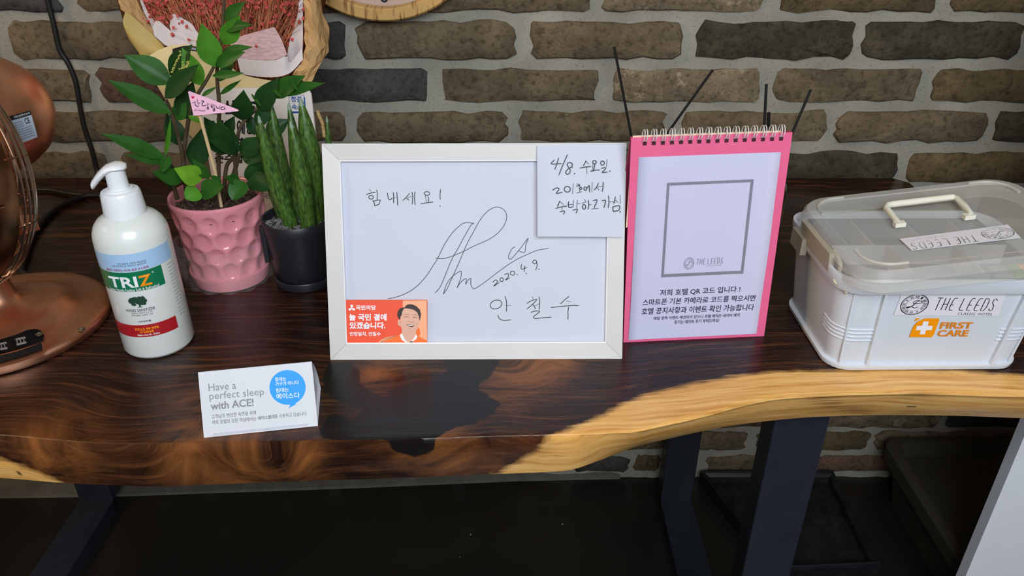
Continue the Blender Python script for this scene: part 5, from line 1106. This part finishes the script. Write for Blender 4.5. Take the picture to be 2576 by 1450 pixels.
LV = [((432, 210), (312, 138), 62, 'm', .89, .885, 0), ((432, 286), (272, 201), 46, 'm', .885, .86, 0), ((415, 248), (499, 162), 46, 'd', .88, .87, 0), ((428, 190), (483, 112), 44, 'd', .90, .895, 0),
 ((508, 216), (458, 120), 46, 'b', .90, .895, 0), ((455, 302), (486, 205), 50, 'd', .90, .905, 0), ((539, 168), (507, 58), 56, 'b', .90, .89, 0), ((562, 112), (604, 38), 44, 'b', .92, .91, 0), ((566, 52), (617, 4), 30, 'm', .92, .91, 0), ((560, 70), (634, 62), 30, 'm', .92, .905, 0),
 ((556, 133), (635, 118), 22, 'm', .92, .90, 0), ((541, 166), (617, 130), 32, 'm', .90, .89, 0), ((534, 191), (614, 184), 20, 'm', .90, .89, 0), ((552, 205), (590, 148), 26, 'm', .92, .93, 0), ((507, 243), (546, 218), 10, 'm', .90, .90, 0), ((553, 238), (607, 201), 12, 'm', .92, .915, 0),
 ((607, 302), (613, 227), 52, 'd', .935, .92, 0), ((650, 278), (701, 195), 48, 'd', .94, .935, 0), ((684, 244), (768, 190), 44, 'm', .945, .935, 0), ((700, 238), (817, 209), 30, 'm', .945, .93, 0), ((678, 222), (711, 247), 9, 'm', .94, .92, 0), ((725, 196), (752, 232), 9, 'm', .94, .92, 0), ((631, 235), (659, 270), 7, 'm', .94, .93, 0),
 ((648, 318), (674, 258), 34, 'd', .94, .945, 0), ((668, 340), (728, 300), 40, 'd', .945, .955, 0), ((575, 388), (513, 295), 58, 'd', .91, .89, 0), ((596, 386), (522, 352), 34, 'd', .91, .88, 0), ((586, 372), (545, 298), 24, 'm', .92, .91, 0), ((604, 390), (664, 345), 44, 'd', .93, .93, 0), ((600, 385), (583, 318), 14, 'd', .92, .91, 0), ((608, 396), (668, 398), 34, 'd', .93, .92, 0),
 ((418, 400), (255, 336), 38, 'm', .885, .85, 0), ((418, 410), (315, 389), 22, 'm', .885, .855, 0), ((416, 395), (429, 298), 11, 'b', .885, .875, 0), ((423, 392), (406, 434), 24, 'm', .885, .865, 1), ((458, 456), (382, 433), 40, 'm', .89, .865, 0), ((508, 452), (438, 424), 50, 'y', .895, .87, 0), ((526, 450), (484, 400), 26, 'm', .90, .89, 0),
 ((500, 478), (466, 500), 42, 'b', .885, .87, 1), ((507, 484), (562, 468), 48, 'm', .88, .87, 1), ((556, 462), (529, 441), 18, 'm', .89, .88, 0), ((604, 456), (565, 447), 26, 'm', .90, .88, 0), ((612, 456), (584, 504), 44, 'm', .895, .875, 1), ((652, 458), (644, 404), 58, 'd', .93, .925, 1), ((628, 448), (682, 478), 50, 'd', .92, .90, 1),
 ((492, 425), (506, 325), 50, 'd', .925, .93, 0), ((450, 366), (420, 285), 46, 'd', .915, .92, 0), ((474, 292), (511, 312), 14, 'b', .895, .885, 0), ((440, 300), (470, 258), 36, 'm', .90, .90, 0), ((435, 480), (420, 395), 30, 'd', .91, .915, 0), ((560, 345), (590, 292), 30, 'd', .935, .94, 0), ((640, 340), (628, 288), 30, 'd', .95, .955, 0)]
for b_, t_, wpx, k, yb_, yt_, rd_ in LV:
    B3, T3 = PY(*b_, yb_), PY(*t_, yt_); dep = ((B3+T3)/2-CC)@CDV; jit = np.array([RNG.uniform(-.35, .35), 0, RNG.uniform(0, .5)]); vw = CC-(B3+T3)/2; vw /= np.linalg.norm(vw)
    V, Fc = leaf(B3, T3, wpx*dep/F*1.08, vw+jit, rd_, fold=.30, droop=RNG.uniform(.0, .06)); zz.part('leaf', V, Fc, LM[k], smooth=True, angle=80)
glint = []  # yellow-green glint on the leaf, built as small coloured bumps
for k in range(64):
    t = RNG.random(); q = RNG.gauss(0, 1); ax_, ay_ = ((432+24*t, 182-50*t) if k < 26 else (449+26*t, 186-28*t)); c_ = PY(ax_+q*(1.2 if k < 26 else 3.5), ay_+RNG.gauss(0, 2 if k < 26 else 5), .878+RNG.uniform(0, .004))
    glint.append(lathe([(0, -.0018), (.0010, -.0008), (.0010, .0008), (0, .0018)], c_, 6, rot('X', 1.2)@rot('Y', RNG.uniform(.1, .9)), caps=False))
V, Fc = join(glint); zz.part('leaf_glint', V, Fc, mat('yellow_green_glint', (176, 176, 92), rough=.6, var=.15), smooth=True, kind='stuff', label='small yellow-green glint on a leaf, built as bumps')
# clear film around the lower pot
film = bpy.data.materials.new('clear_cellophane'); film.use_nodes = True; N = film.node_tree.nodes; L = film.node_tree.links; b = N['Principled BSDF']; b.inputs['Base Color'].default_value = (.8, .78, .76, 1); b.inputs['Roughness'].default_value = .12
tr = N.new('ShaderNodeBsdfTransparent'); mx = N.new('ShaderNodeMixShader'); no = N.new('ShaderNodeTexNoise'); no.inputs['Scale'].default_value = 30; rp_ = N.new('ShaderNodeValToRGB'); rp_.color_ramp.elements[0].color = (.03, .03, .03, 1); rp_.color_ramp.elements[1].color = (.14, .14, .14, 1)
L.new(no.outputs[0], rp_.inputs[0]); L.new(rp_.outputs[0], mx.inputs[0]); L.new(tr.outputs[0], mx.inputs[1]); L.new(b.outputs[0], mx.inputs[2]); L.new(mx.outputs[0], N['Material Output'].inputs[0])
G_ = []
for i in range(9):
    z = .002+.060*i/8; r_ = []
    for j in range(73):
        a = 2*math.pi*j/72; R_ = .0545+.003*i/8+.0035*math.sin(a*5+i*.3)*.5+.002*math.sin(a*13+i)+(.006 if math.cos(a-math.pi) > .8 else 0); r_.append((px_+R_*math.cos(a), py_+R_*math.sin(a), T+z+(.002*math.sin(a*7) if i == 8 else 0)))
    G_.append(r_)
V, Fc = grid(G_); zz.part('clear_wrap', V, Fc, film, smooth=True, angle=180, label='clear cellophane wrapped round the lower pot')
# flag pick
fy = .868; fpick = Thing('flag_pick', 'pink pennant on a wooden stick with handwritten Korean words, stuck in the plant', 'flag', tuple(PY(556, 515, .90)))
V, Fc = tube([PY(557, 520, .895), PY(541, 430, .885), PY(500, 280, fy)], .0020, 8); fpick.part('stick', V, Fc, mat('pale_wood_stick', (216, 186, 140), rough=.7, var=.08), smooth=True)
fo = PY(487, 289, fy-.004); GP = Plane(fo, (1, 0, 0), CU-np.array([0, .25, 0])); fm = mat('pink_pennant_card', (228, 176, 200), rough=.5, var=.02)
V, Fc = slab_poly(GP, rpx(GP, [(487, 291), (491, 291), (598, 280), (601, 278), (597, 275), (476, 229), (473, 232)]), .0006); fpick.part('pennant', V, Fc, fm)
V, Fc = join(strokes(GP, (380, 60), 5.369, [[(560, 1068), (605, 1050)], [(590, 1060), (605, 1105), (635, 1118)], [(625, 1025), (640, 1110)], [(640, 1072), (668, 1068)], [(680, 1042), (712, 1045), (690, 1080), (700, 1108), (742, 1100)], [(765, 1070), (762, 1108)], [(762, 1090), (790, 1085)], ('o', 768, 1138, 10, 16),
    [(815, 1080), (825, 1090)], [(803, 1102), (840, 1094)], ('o', 822, 1120, 9, 9), [(852, 1085), (850, 1135)], [(852, 1108), (868, 1106)], [(838, 1142), (845, 1178), (860, 1170), (858, 1138)], [(840, 1158), (858, 1156)], [(880, 1112), (890, 1138), (918, 1138)], [(932, 1108), (928, 1152)],
    [(978, 1122), (948, 1132), (952, 1158), (982, 1156)], [(992, 1120), (990, 1165)], [(992, 1146), (1012, 1148)]], .0009, .0002)+[tpx(GP, 'so much', (488, 279), (516, 281.5), (489, 273), .0002, shear=.3)]); fpick.part('handwriting', V, Fc, blk)
hc_ = [GP.loc(485+4.2*(16*math.sin(t)**3)/16, 245-4.6*(13*math.cos(t)-5*math.cos(2*t)-2*math.cos(3*t)-math.cos(4*t))/16) for t in np.linspace(0, 6.28, 24, endpoint=False)]
V, Fc = surf(GP, *poly2(hc_), .0002); fpick.part('heart', V, Fc, mat('crimson_print', (206, 30, 78), rough=.5))
# snake plant in the dark pot
db = PZ(770, 705, T); dx_, dy_ = db[0], db[1]
sp = Thing('snake_plant', 'cylindrical snake plant with upright spears in a matte charcoal pot', 'potted plant', tuple(db))
cpm = mat('matte_charcoal_ceramic', (34, 34, 38), rough=.38, var=.08)
dh = .094
V, Fc = lathe([(0, .012), (.034, .012), (.036, .016), (.040, .04), (.0440, .08), (.0445, dh), (.0435, dh+.001), (.0415, dh), (.0410, .075), (0, .074)], db, 64, caps=False); sp.part('pot', V, Fc, cpm, smooth=True, angle=50, label='matte charcoal pot')
V, Fc = lathe([(0, 0), (.034, 0), (.038, .002), (.0395, .012), (.0385, .0135), (.036, .011), (0, .011)], db, 64, caps=False); sp.part('saucer', V, Fc, cpm, smooth=True, angle=50)
a = math.radians(205); dirn = np.array([math.cos(a), math.sin(a), 0]); c_ = db+dirn*.0445+np.array([0, 0, .064]); V, Fc = loft([(-.026, .006, .008, .002), (.018, .008, .012, .003), (.024, .006, .010, .002)], c_, a); sp.part('grip_lug', V, Fc, cpm, smooth=True)
V, Fc = lathe([(0, dh-.012), (.041, dh-.012), (.041, dh-.018), (0, dh-.018)], db, 40, caps=False); sp.part('soil', V, Fc, soil)
gv = []
for k in range(320):
    a, r = RNG.uniform(0, 6.28), .040*RNG.random()**.5; gv.append(box((dx_+r*math.cos(a), dy_+r*math.sin(a), T+dh-.0105), (RNG.uniform(.002, .005), RNG.uniform(.0015, .003), RNG.uniform(.0015, .003)), rot('Z', RNG.uniform(0, 3))@rot('X', RNG.uniform(0, 3))))
V, Fc = join(gv); sp.part('gravel', V, Fc, mat('grey_white_gravel', (112, 110, 106), rough=.8, var=.5, scale=100), kind='stuff')
def spear_mat():
    m = bpy.data.materials.new('banded_snake_plant_leaf'); m.use_nodes = True; N = m.node_tree.nodes; L = m.node_tree.links; b = N['Principled BSDF']
    tc = N.new('ShaderNodeTexCoord'); mp = N.new('ShaderNodeMapping'); mp.inputs['Scale'].default_value = (1.6, 1.6, .7); no = N.new('ShaderNodeTexNoise'); no.inputs['Scale'].default_value = 190; no.inputs['Detail'].default_value = 6
    r = N.new('ShaderNodeValToRGB'); e = r.color_ramp.elements; e[0].position = .30; e[0].color = (*lin((34, 60, 24)), 1); e[1].position = .66; e[1].color = (*lin((84, 118, 46)), 1); L.new(tc.outputs['Object'], mp.inputs[0]); L.new(mp.outputs[0], no.inputs[0]); L.new(no.outputs[0], r.inputs[0])
    mp3 = N.new('ShaderNodeMapping'); mp3.inputs['Scale'].default_value = (420, 420, 9); n3 = N.new('ShaderNodeTexNoise'); n3.inputs['Scale'].default_value = 1; L.new(tc.outputs['Object'], mp3.inputs[0]); L.new(mp3.outputs[0], n3.inputs[0]); r3 = N.new('ShaderNodeValToRGB'); r3.color_ramp.elements[0].position = .32; r3.color_ramp.elements[0].color = (.45, .45, .45, 1); r3.color_ramp.elements[1].position = .42; r3.color_ramp.elements[1].color = (1, 1, 1, 1)
    L.new(n3.outputs[0], r3.inputs[0]); mx = N.new('ShaderNodeMixRGB'); mx.blend_type = 'MULTIPLY'; mx.inputs[0].default_value = 1; L.new(r.outputs[0], mx.inputs[1]); L.new(r3.outputs[0], mx.inputs[2]); L.new(mx.outputs[0], b.inputs['Base Color']); b.inputs['Roughness'].default_value = .35; return m
sm_ = spear_mat(); tipm = mat('grey_green_leaf_tip', (130, 150, 128), rough=.5, var=.1)
for bx0, tx0, wpx, yb_, yt_ in [((712, 560), (643, 284), 26, .93, .945), ((736, 578), (651, 294), 40, .905, .90), ((742, 560), (681, 256), 40, .94, .95), ((752, 560), (726, 262), 34, .93, .945), ((775, 578), (731, 308), 42, .895, .895), ((795, 570), (756, 250), 52, .92, .92), ((822, 560), (822, 295), 22, .94, .95)]:
    B3, T3 = PY(*bx0, yb_), PY(*tx0, yt_); B3 = B3+(B3-T3)*.03
    if bx0[0] > 780: B3[0] = min(B3[0], dx_+.034)
    B3[2] = T+dh-.016; dep = (B3-CC)@CDV; R_ = wpx*dep/F/2; P_ = []; rr = []
    for k in range(15):
        u = k/14; P_.append(B3+(T3-B3)*u+np.array([.004*math.sin(math.pi*u)*(-1 if tx0[0] < 700 else 1), 0, 0])); rr.append(R_*(.86+.14*math.sin(u*3)) if u < .45 else R_*max(.05, (1-((u-.45)/.55)**1.9))**.75)
    V, Fc = tube(P_, rr, 14); o = sp.part('spear', V, Fc, sm_, smooth=True, angle=180)
    V, Fc = tube([P_[-2]+(P_[-1]-P_[-2])*.35, P_[-1], P_[-1]+(T3-B3)*.012], [rr[-2]*.82, rr[-1]*1.3, .0003], 10); sp.part('spear_tip', V, Fc, tipm, smooth=True)
V, Fc = tube(crom([PY(798, 277, .95), PY(803, 292, .95), PY(811, 312, .95), PY(816, 345, .95)], 4), [.0006]+[.0022]*11+[.0018], 7); sp.part('dried_spear', V, Fc, mat('dried_straw_leaf', (176, 142, 92), rough=.8, var=.4, scale=300), smooth=True)
# ---------------------------------------------------------------- white notice board behind the plants
sy = 1.03; so = PY(495, 440, sy); SS = Plane(so, (1, 0, 0), (0, .06, 1)); sg = Thing('notice_board', 'white rounded notice board with Korean lettering, standing behind the plants', 'notice board', (so[0]+.08, sy, T))
sc_ = rpx(SS, [(493, 222), (781, 222)]); xl, xr = sc_[0][0], sc_[1][0]; ytop = sc_[0][1]; ybt = (T-so[2])+.002; rr = .010
out = [(xl, ybt), (xr+.000, ybt)]+[(xr-rr+rr*math.cos(t), ytop-rr+rr*math.sin(t)) for t in np.linspace(0, math.pi/2, 7)]+[(xl+rr+rr*math.cos(t), ytop-rr+rr*math.sin(t)) for t in np.linspace(math.pi/2, math.pi, 7)]
V, Fc = slab_poly(SS, out, .004); sg.part('board', V, Fc, mat('off_white_acrylic', (240, 236, 230), rough=.3, var=.01))
V, Fc = box((so[0]+.08, sy+.045, T+.003), (.12, .10, .006)); sg.part('board_foot', V, Fc, MATS['off_white_acrylic'])
def s2(s, x0, y0, x1, h, **k): return tpx(SS, s, (x0, y0), (x1, y0), (x0, y0-h), .0003, **k)
lines(sg, 'lettering', [s2('안심하고', 530, 288, 655, 36, bold=.03), s2('코로나 예방', 520, 338, 640, 38, bold=.03), s2('위생수칙을', 520, 372, 650, 26, bold=.03), s2('준수합니다', 540, 411, 662, 26, bold=.03), s2('국민 안심', 664, 500, 700, 14)], blk, 'bold black Korean lettering')
bl_ = mat('royal_blue_print', (36, 88, 176), rough=.4)
V, Fc = join([s2('청결', 732, 257, 758, 15, bold=.02), s2('숙소', 734, 276, 760, 14, bold=.02)]+[surf(SS, *ribbon2(rpx(SS, p), .0006, True), .0003) for p in ([(727, 240), (764, 239), (766, 280), (729, 281)],)]+[surf(SS, *poly2(rpx(SS, [(764, 244), (767, 244), (770, 284), (766, 284)])), .0004), surf(SS, *poly2(rpx(SS, [(732, 281), (770, 280), (770, 284), (733, 285)])), .0004)]); sg.part('stamp_print', V, Fc, bl_)
# ---------------------------------------------------------------- dried flower bouquet
bq = Thing('flower_bouquet', 'bouquet of dried red baby\'s breath wrapped in kraft and white paper', 'bouquet', tuple(PY(600, 440, 1.15)))
def sheet(name, rows, m, th=.0008, nu=18, nv=10, crum=.0015, sd=0, label=None, facet=0.0):
    R_ = [crom([np.append(PY(p[0], p[1], p[2]), 0)[:3] for p in r], max(2, 40//len(r))) for r in rows]
    def res(P_, n): P_ = np.array(P_); s = np.r_[0, np.cumsum(np.linalg.norm(np.diff(P_, axis=0), axis=1))]; t = np.linspace(0, s[-1], n); return np.stack([np.interp(t, s, P_[:, k]) for k in range(3)], 1)
    R_ = [res(r, nu) for r in R_]; cols = []
    for j in range(nu): cols.append(res(crom([r[j] for r in R_], 6) if len(R_) > 2 else [r[j] for r in R_], nv))
    G_ = np.array(cols).transpose(1, 0, 2); g_ = np.random.default_rng(sd+len(name)); 
    dn = g_.normal(size=(6, 3))
    for i in range(nv):
        for j in range(nu):
            p = G_[i, j]; e = sum(math.sin(60*(p@d_)+k*1.7) for k, d_ in enumerate(dn))/6; G_[i, j] = p+np.array([0, -1, 0])*crum*e+g_.normal(size=3)*facet*np.array([.6, 1, .6])
    V, Fc = grid(G_); n = len(V); V2 = V+np.array([0, th, 0]); nu_, nv_ = nu, nv
    ed = [(j, j+1, j+1+n, j+n) for j in range(nu-1)]+[((nv-1)*nu+j+1, (nv-1)*nu+j, (nv-1)*nu+j+n, (nv-1)*nu+j+1+n) for j in range(nu-1)]+[((i+1)*nu, i*nu, i*nu+n, (i+1)*nu+n) for i in range(nv-1)]+[(i*nu+nu-1, (i+1)*nu+nu-1, (i+1)*nu+nu-1+n, i*nu+nu-1+n) for i in range(nv-1)]
    bq.part(name, list(V)+list(V2), list(Fc)+[tuple(i+n for i in f[::-1]) for f in Fc]+ed, m, smooth=facet == 0, angle=60, label=label)
kr = mat('kraft_paper', (190, 150, 98), rough=.7, var=.06, scale=30, bump=.05, bscale=400); kro = mat('golden_kraft_paper', (186, 158, 88), rough=.6, var=.05, scale=30, bump=.05, bscale=400); krc = mat('cream_kraft_paper', (212, 192, 140), rough=.6, var=.03, bump=.04, bscale=400)
wh = mat('white_tissue_paper', (206, 194, 192), rough=.6, var=.03, scale=50); whp = mat('pink_show_through_tissue', (196, 160, 160), rough=.6, var=.22, scale=120, stretch=(1, 1, 3)); brn = mat('brown_kraft_inside', (120, 74, 44), rough=.7, var=.1)  # pink of flowers showing through is painted into the tissue flap
sheet('kraft_sheet', [[(265, -120, 1.17), (420, -130, 1.23), (600, -140, 1.25), (760, -130, 1.23), (850, -90, 1.17)], [(300, 20, 1.15), (420, 10, 1.21), (580, 10, 1.23), (740, 10, 1.21), (812, 30, 1.15)], [(335, 110, 1.13), (440, 130, 1.18), (580, 140, 1.2), (720, 130, 1.18), (800, 130, 1.13)], [(430, 260, 1.12), (500, 280, 1.14), (590, 300, 1.15), (670, 280, 1.14), (740, 250, 1.12)], [(560, 430, 1.12), (575, 435, 1.125), (600, 438, 1.13), (625, 435, 1.125), (640, 430, 1.12)]], brn, nu=26, nv=22, crum=.004, label='kraft paper sheet behind the flowers')
sheet('kraft_sheet', [[(285, -60, 1.09), (330, -40, 1.10), (352, 10, 1.11)], [(300, 10, 1.085), (330, 30, 1.09), (375, 60, 1.10)], [(318, 38, 1.08), (350, 70, 1.085), (415, 118, 1.09)]], kr, crum=.003, nv=12, nu=8, facet=.0015)
sheet('kraft_fold', [[(316, 27, 1.07), (352, 58, 1.075), (388, 92, 1.078), (416, 121, 1.08)], [(309, 58, 1.064), (338, 98, 1.066), (380, 128, 1.068), (410, 130, 1.07)], [(325, 100, 1.07), (345, 128, 1.07), (362, 148, 1.07), (400, 150, 1.075)]], kro, crum=.001, label='golden turned-over fold at the left')
sheet('cream_sheet', [[(362, 148, 1.062), (415, 119, 1.066), (470, 112, 1.068), (520, 124, 1.066), (560, 148, 1.062), (605, 186, 1.06), (700, 206, 1.06), (775, 214, 1.065)], [(395, 215, 1.06), (430, 220, 1.055), (480, 225, 1.05), (520, 230, 1.05), (560, 235, 1.05), (610, 240, 1.05), (680, 245, 1.055), (750, 235, 1.06)], [(470, 330, 1.075), (490, 335, 1.07), (520, 340, 1.065), (550, 345, 1.06), (590, 345, 1.06), (620, 340, 1.065), (660, 335, 1.07), (700, 320, 1.08)], [(560, 435, 1.10), (568, 437, 1.095), (578, 440, 1.09), (590, 441, 1.09), (602, 441, 1.09), (614, 440, 1.09), (626, 437, 1.095), (640, 434, 1.10)]], krc, nu=30, nv=18, crum=.0015, label='cream front wrap')
sheet('tissue_sheet', [[(384, 72, 1.082), (394, 51, 1.084), (420, 70, 1.084), (446, 93, 1.083), (482, 113, 1.08)], [(388, 90, 1.08), (404, 104, 1.08), (420, 116, 1.08), (450, 120, 1.078), (485, 122, 1.076)]], wh, crum=.001)
sheet('tissue_sheet', [[(427, 66, 1.09), (434, 35, 1.092), (460, 47, 1.092), (482, 60, 1.09), (497, 82, 1.088), (506, 84, 1.088)], [(430, 78, 1.086), (446, 94, 1.085), (466, 106, 1.084), (490, 116, 1.082), (512, 123, 1.08), (530, 130, 1.078)]], wh, crum=.001)
sheet('tissue_sheet', [[(350, -10, 1.10), (357, 0, 1.10), (372, 30, 1.10), (390, 55, 1.098)], [(350, -5, 1.10), (362, 30, 1.10), (374, 52, 1.098), (386, 76, 1.096)]], wh, crum=.0005, nv=5)
sheet('tissue_sheet', [[(578, 110, 1.076), (600, 94, 1.078), (645, 80, 1.08), (690, 68, 1.082)], [(590, 128, 1.07), (625, 120, 1.072), (670, 112, 1.075), (708, 100, 1.08)], [(602, 148, 1.066), (640, 152, 1.068), (685, 152, 1.07), (722, 138, 1.074)]], whp, crum=.001, label='tissue flap at the right, tinted pink by flowers showing through')
sheet('tissue_sheet', [[(596, 146, 1.064), (640, 151, 1.064), (690, 152, 1.066), (722, 140, 1.07), (728, 160, 1.072), (760, 120, 1.08)], [(606, 186, 1.06), (650, 193, 1.058), (690, 194, 1.058), (715, 190, 1.06), (735, 180, 1.066), (762, 150, 1.075)]], wh, crum=.0008)
sheet('tissue_sheet', [[(752, -60, 1.11), (762, -60, 1.11), (766, -60, 1.11)], [(750, 30, 1.10), (757, 30, 1.10), (762, 30, 1.10)], [(732, 90, 1.10), (750, 90, 1.095), (762, 100, 1.09)], [(722, 140, 1.095), (740, 150, 1.09), (760, 145, 1.08)], [(722, 172, 1.085), (735, 170, 1.08), (750, 168, 1.075)]], wh, crum=.001)
sheet('kraft_sheet', [[(770, -80, 1.10), (790, -80, 1.11), (815, -60, 1.12)], [(766, 0, 1.09), (792, 10, 1.085), (808, 15, 1.12)], [(766, 60, 1.085), (795, 70, 1.078), (826, 70, 1.12)], [(764, 110, 1.08), (800, 120, 1.076), (825, 128, 1.11)], [(762, 150, 1.075), (790, 165, 1.074), (808, 160, 1.09)], [(735, 188, 1.07), (762, 205, 1.068), (775, 216, 1.07)]], kr, nu=9, nv=17, crum=.004, facet=.0018, label='crumpled kraft edge at the right')
RB = []
for x, y in [(434, 129), (468, 121), (500, 125), (530, 132), (562, 143)]: RB.append((x, y, 1.032))
gp = [[PY(x, y-6, yy), PY(x, y+6, yy)] for x, y, yy in RB]; gp = [[np.array(p[0]), np.array(p[1])] for p in gp]; top_ = crom([g[0] for g in gp], 5); bot_ = crom([g[1] for g in gp], 5)
V = top_+bot_+[p+np.array([0, .0008, 0]) for p in top_+bot_]; n = len(top_); Fc = [(j, j+1, n+j+1, n+j) for j in range(n-1)]+[(2*n+j+1, 2*n+j, 3*n+j, 3*n+j+1) for j in range(n-1)]+[(j+1, j, 2*n+j, 2*n+j+1) for j in range(n-1)]+[(n+j, n+j+1, 3*n+j+1, 3*n+j) for j in range(n-1)]
bq.part('ribbon', V, Fc, mat('black_ribbon', (30, 28, 28), rough=.5))
class RS:
    def w(s, u, v, off=0.0):
        i = min(max(u*(n_r-1), 0), n_r-1.001); k = int(i); f = i-k; a_ = top_[k]*(1-f)+top_[k+1]*f; b_ = bot_[k]*(1-f)+bot_[k+1]*f; return b_+(a_-b_)*v+np.array([0, -off, 0])
n_r = n; V, Fc = txt(RS(), 'THANK YOU', .30, .25, .56, .78, .0006); bq.part('lettering', V, Fc, MATS['white_print'], label='white capitals on the black ribbon')
# flowers: countless twigs and florets
tw = []; fl = []
org_ = PY(600, 330, 1.13)
def ico(c, r):
    V = np.array([(0, 0, 1), (.9, 0, .2), (-.45, .78, .2), (-.45, -.78, .2), (.3, .5, -.7), (-.6, 0, -.7), (.3, -.5, -.7)])*r; V = V@rot('X', RNG.uniform(0, 3)).T@rot('Z', RNG.uniform(0, 3)).T+c
    return V, [(0, 1, 2), (0, 2, 3), (0, 3, 1), (1, 4, 2), (2, 5, 3), (3, 6, 1), (4, 5, 2), (5, 6, 3), (6, 4, 1), (4, 6, 5)]
for k in range(420):
    tx_ = RNG.uniform(352, 765); ty_ = RNG.uniform(-90, 175 if tx_ > 590 else (100 if tx_ > 500 else 60)); yy = RNG.uniform(1.085, 1.165); e_ = PY(tx_, ty_, yy)
    s_ = org_+(e_-org_)*RNG.uniform(.35, .6); mid_ = (s_+e_)/2+np.array([RNG.uniform(-.012, .012), RNG.uniform(-.01, .01), RNG.uniform(-.01, .01)])
    tw.append(tube([s_, mid_, e_], [.0007, .0006, .0004], 4, caps=False))
    for q in range(RNG.randint(5, 9)):
        c_ = e_+np.array([RNG.gauss(0, .009), RNG.gauss(0, .007), RNG.gauss(0, .009)]); tw.append(tube([mid_+(e_-mid_)*RNG.uniform(.3, .9), c_], .0003, 3, caps=False)); fl.append(ico(c_, RNG.uniform(.0014, .0040)))
V, Fc = join(tw); bq.part('dried_twigs', V, Fc, mat('orange_dried_stem', (196, 124, 86), rough=.7, var=.3, scale=80), kind='stuff')
V, Fc = join(fl); bq.part('dried_florets', V, Fc, mat('coral_red_floret', (190, 78, 70), rough=.7, var=.35, scale=90), kind='stuff')
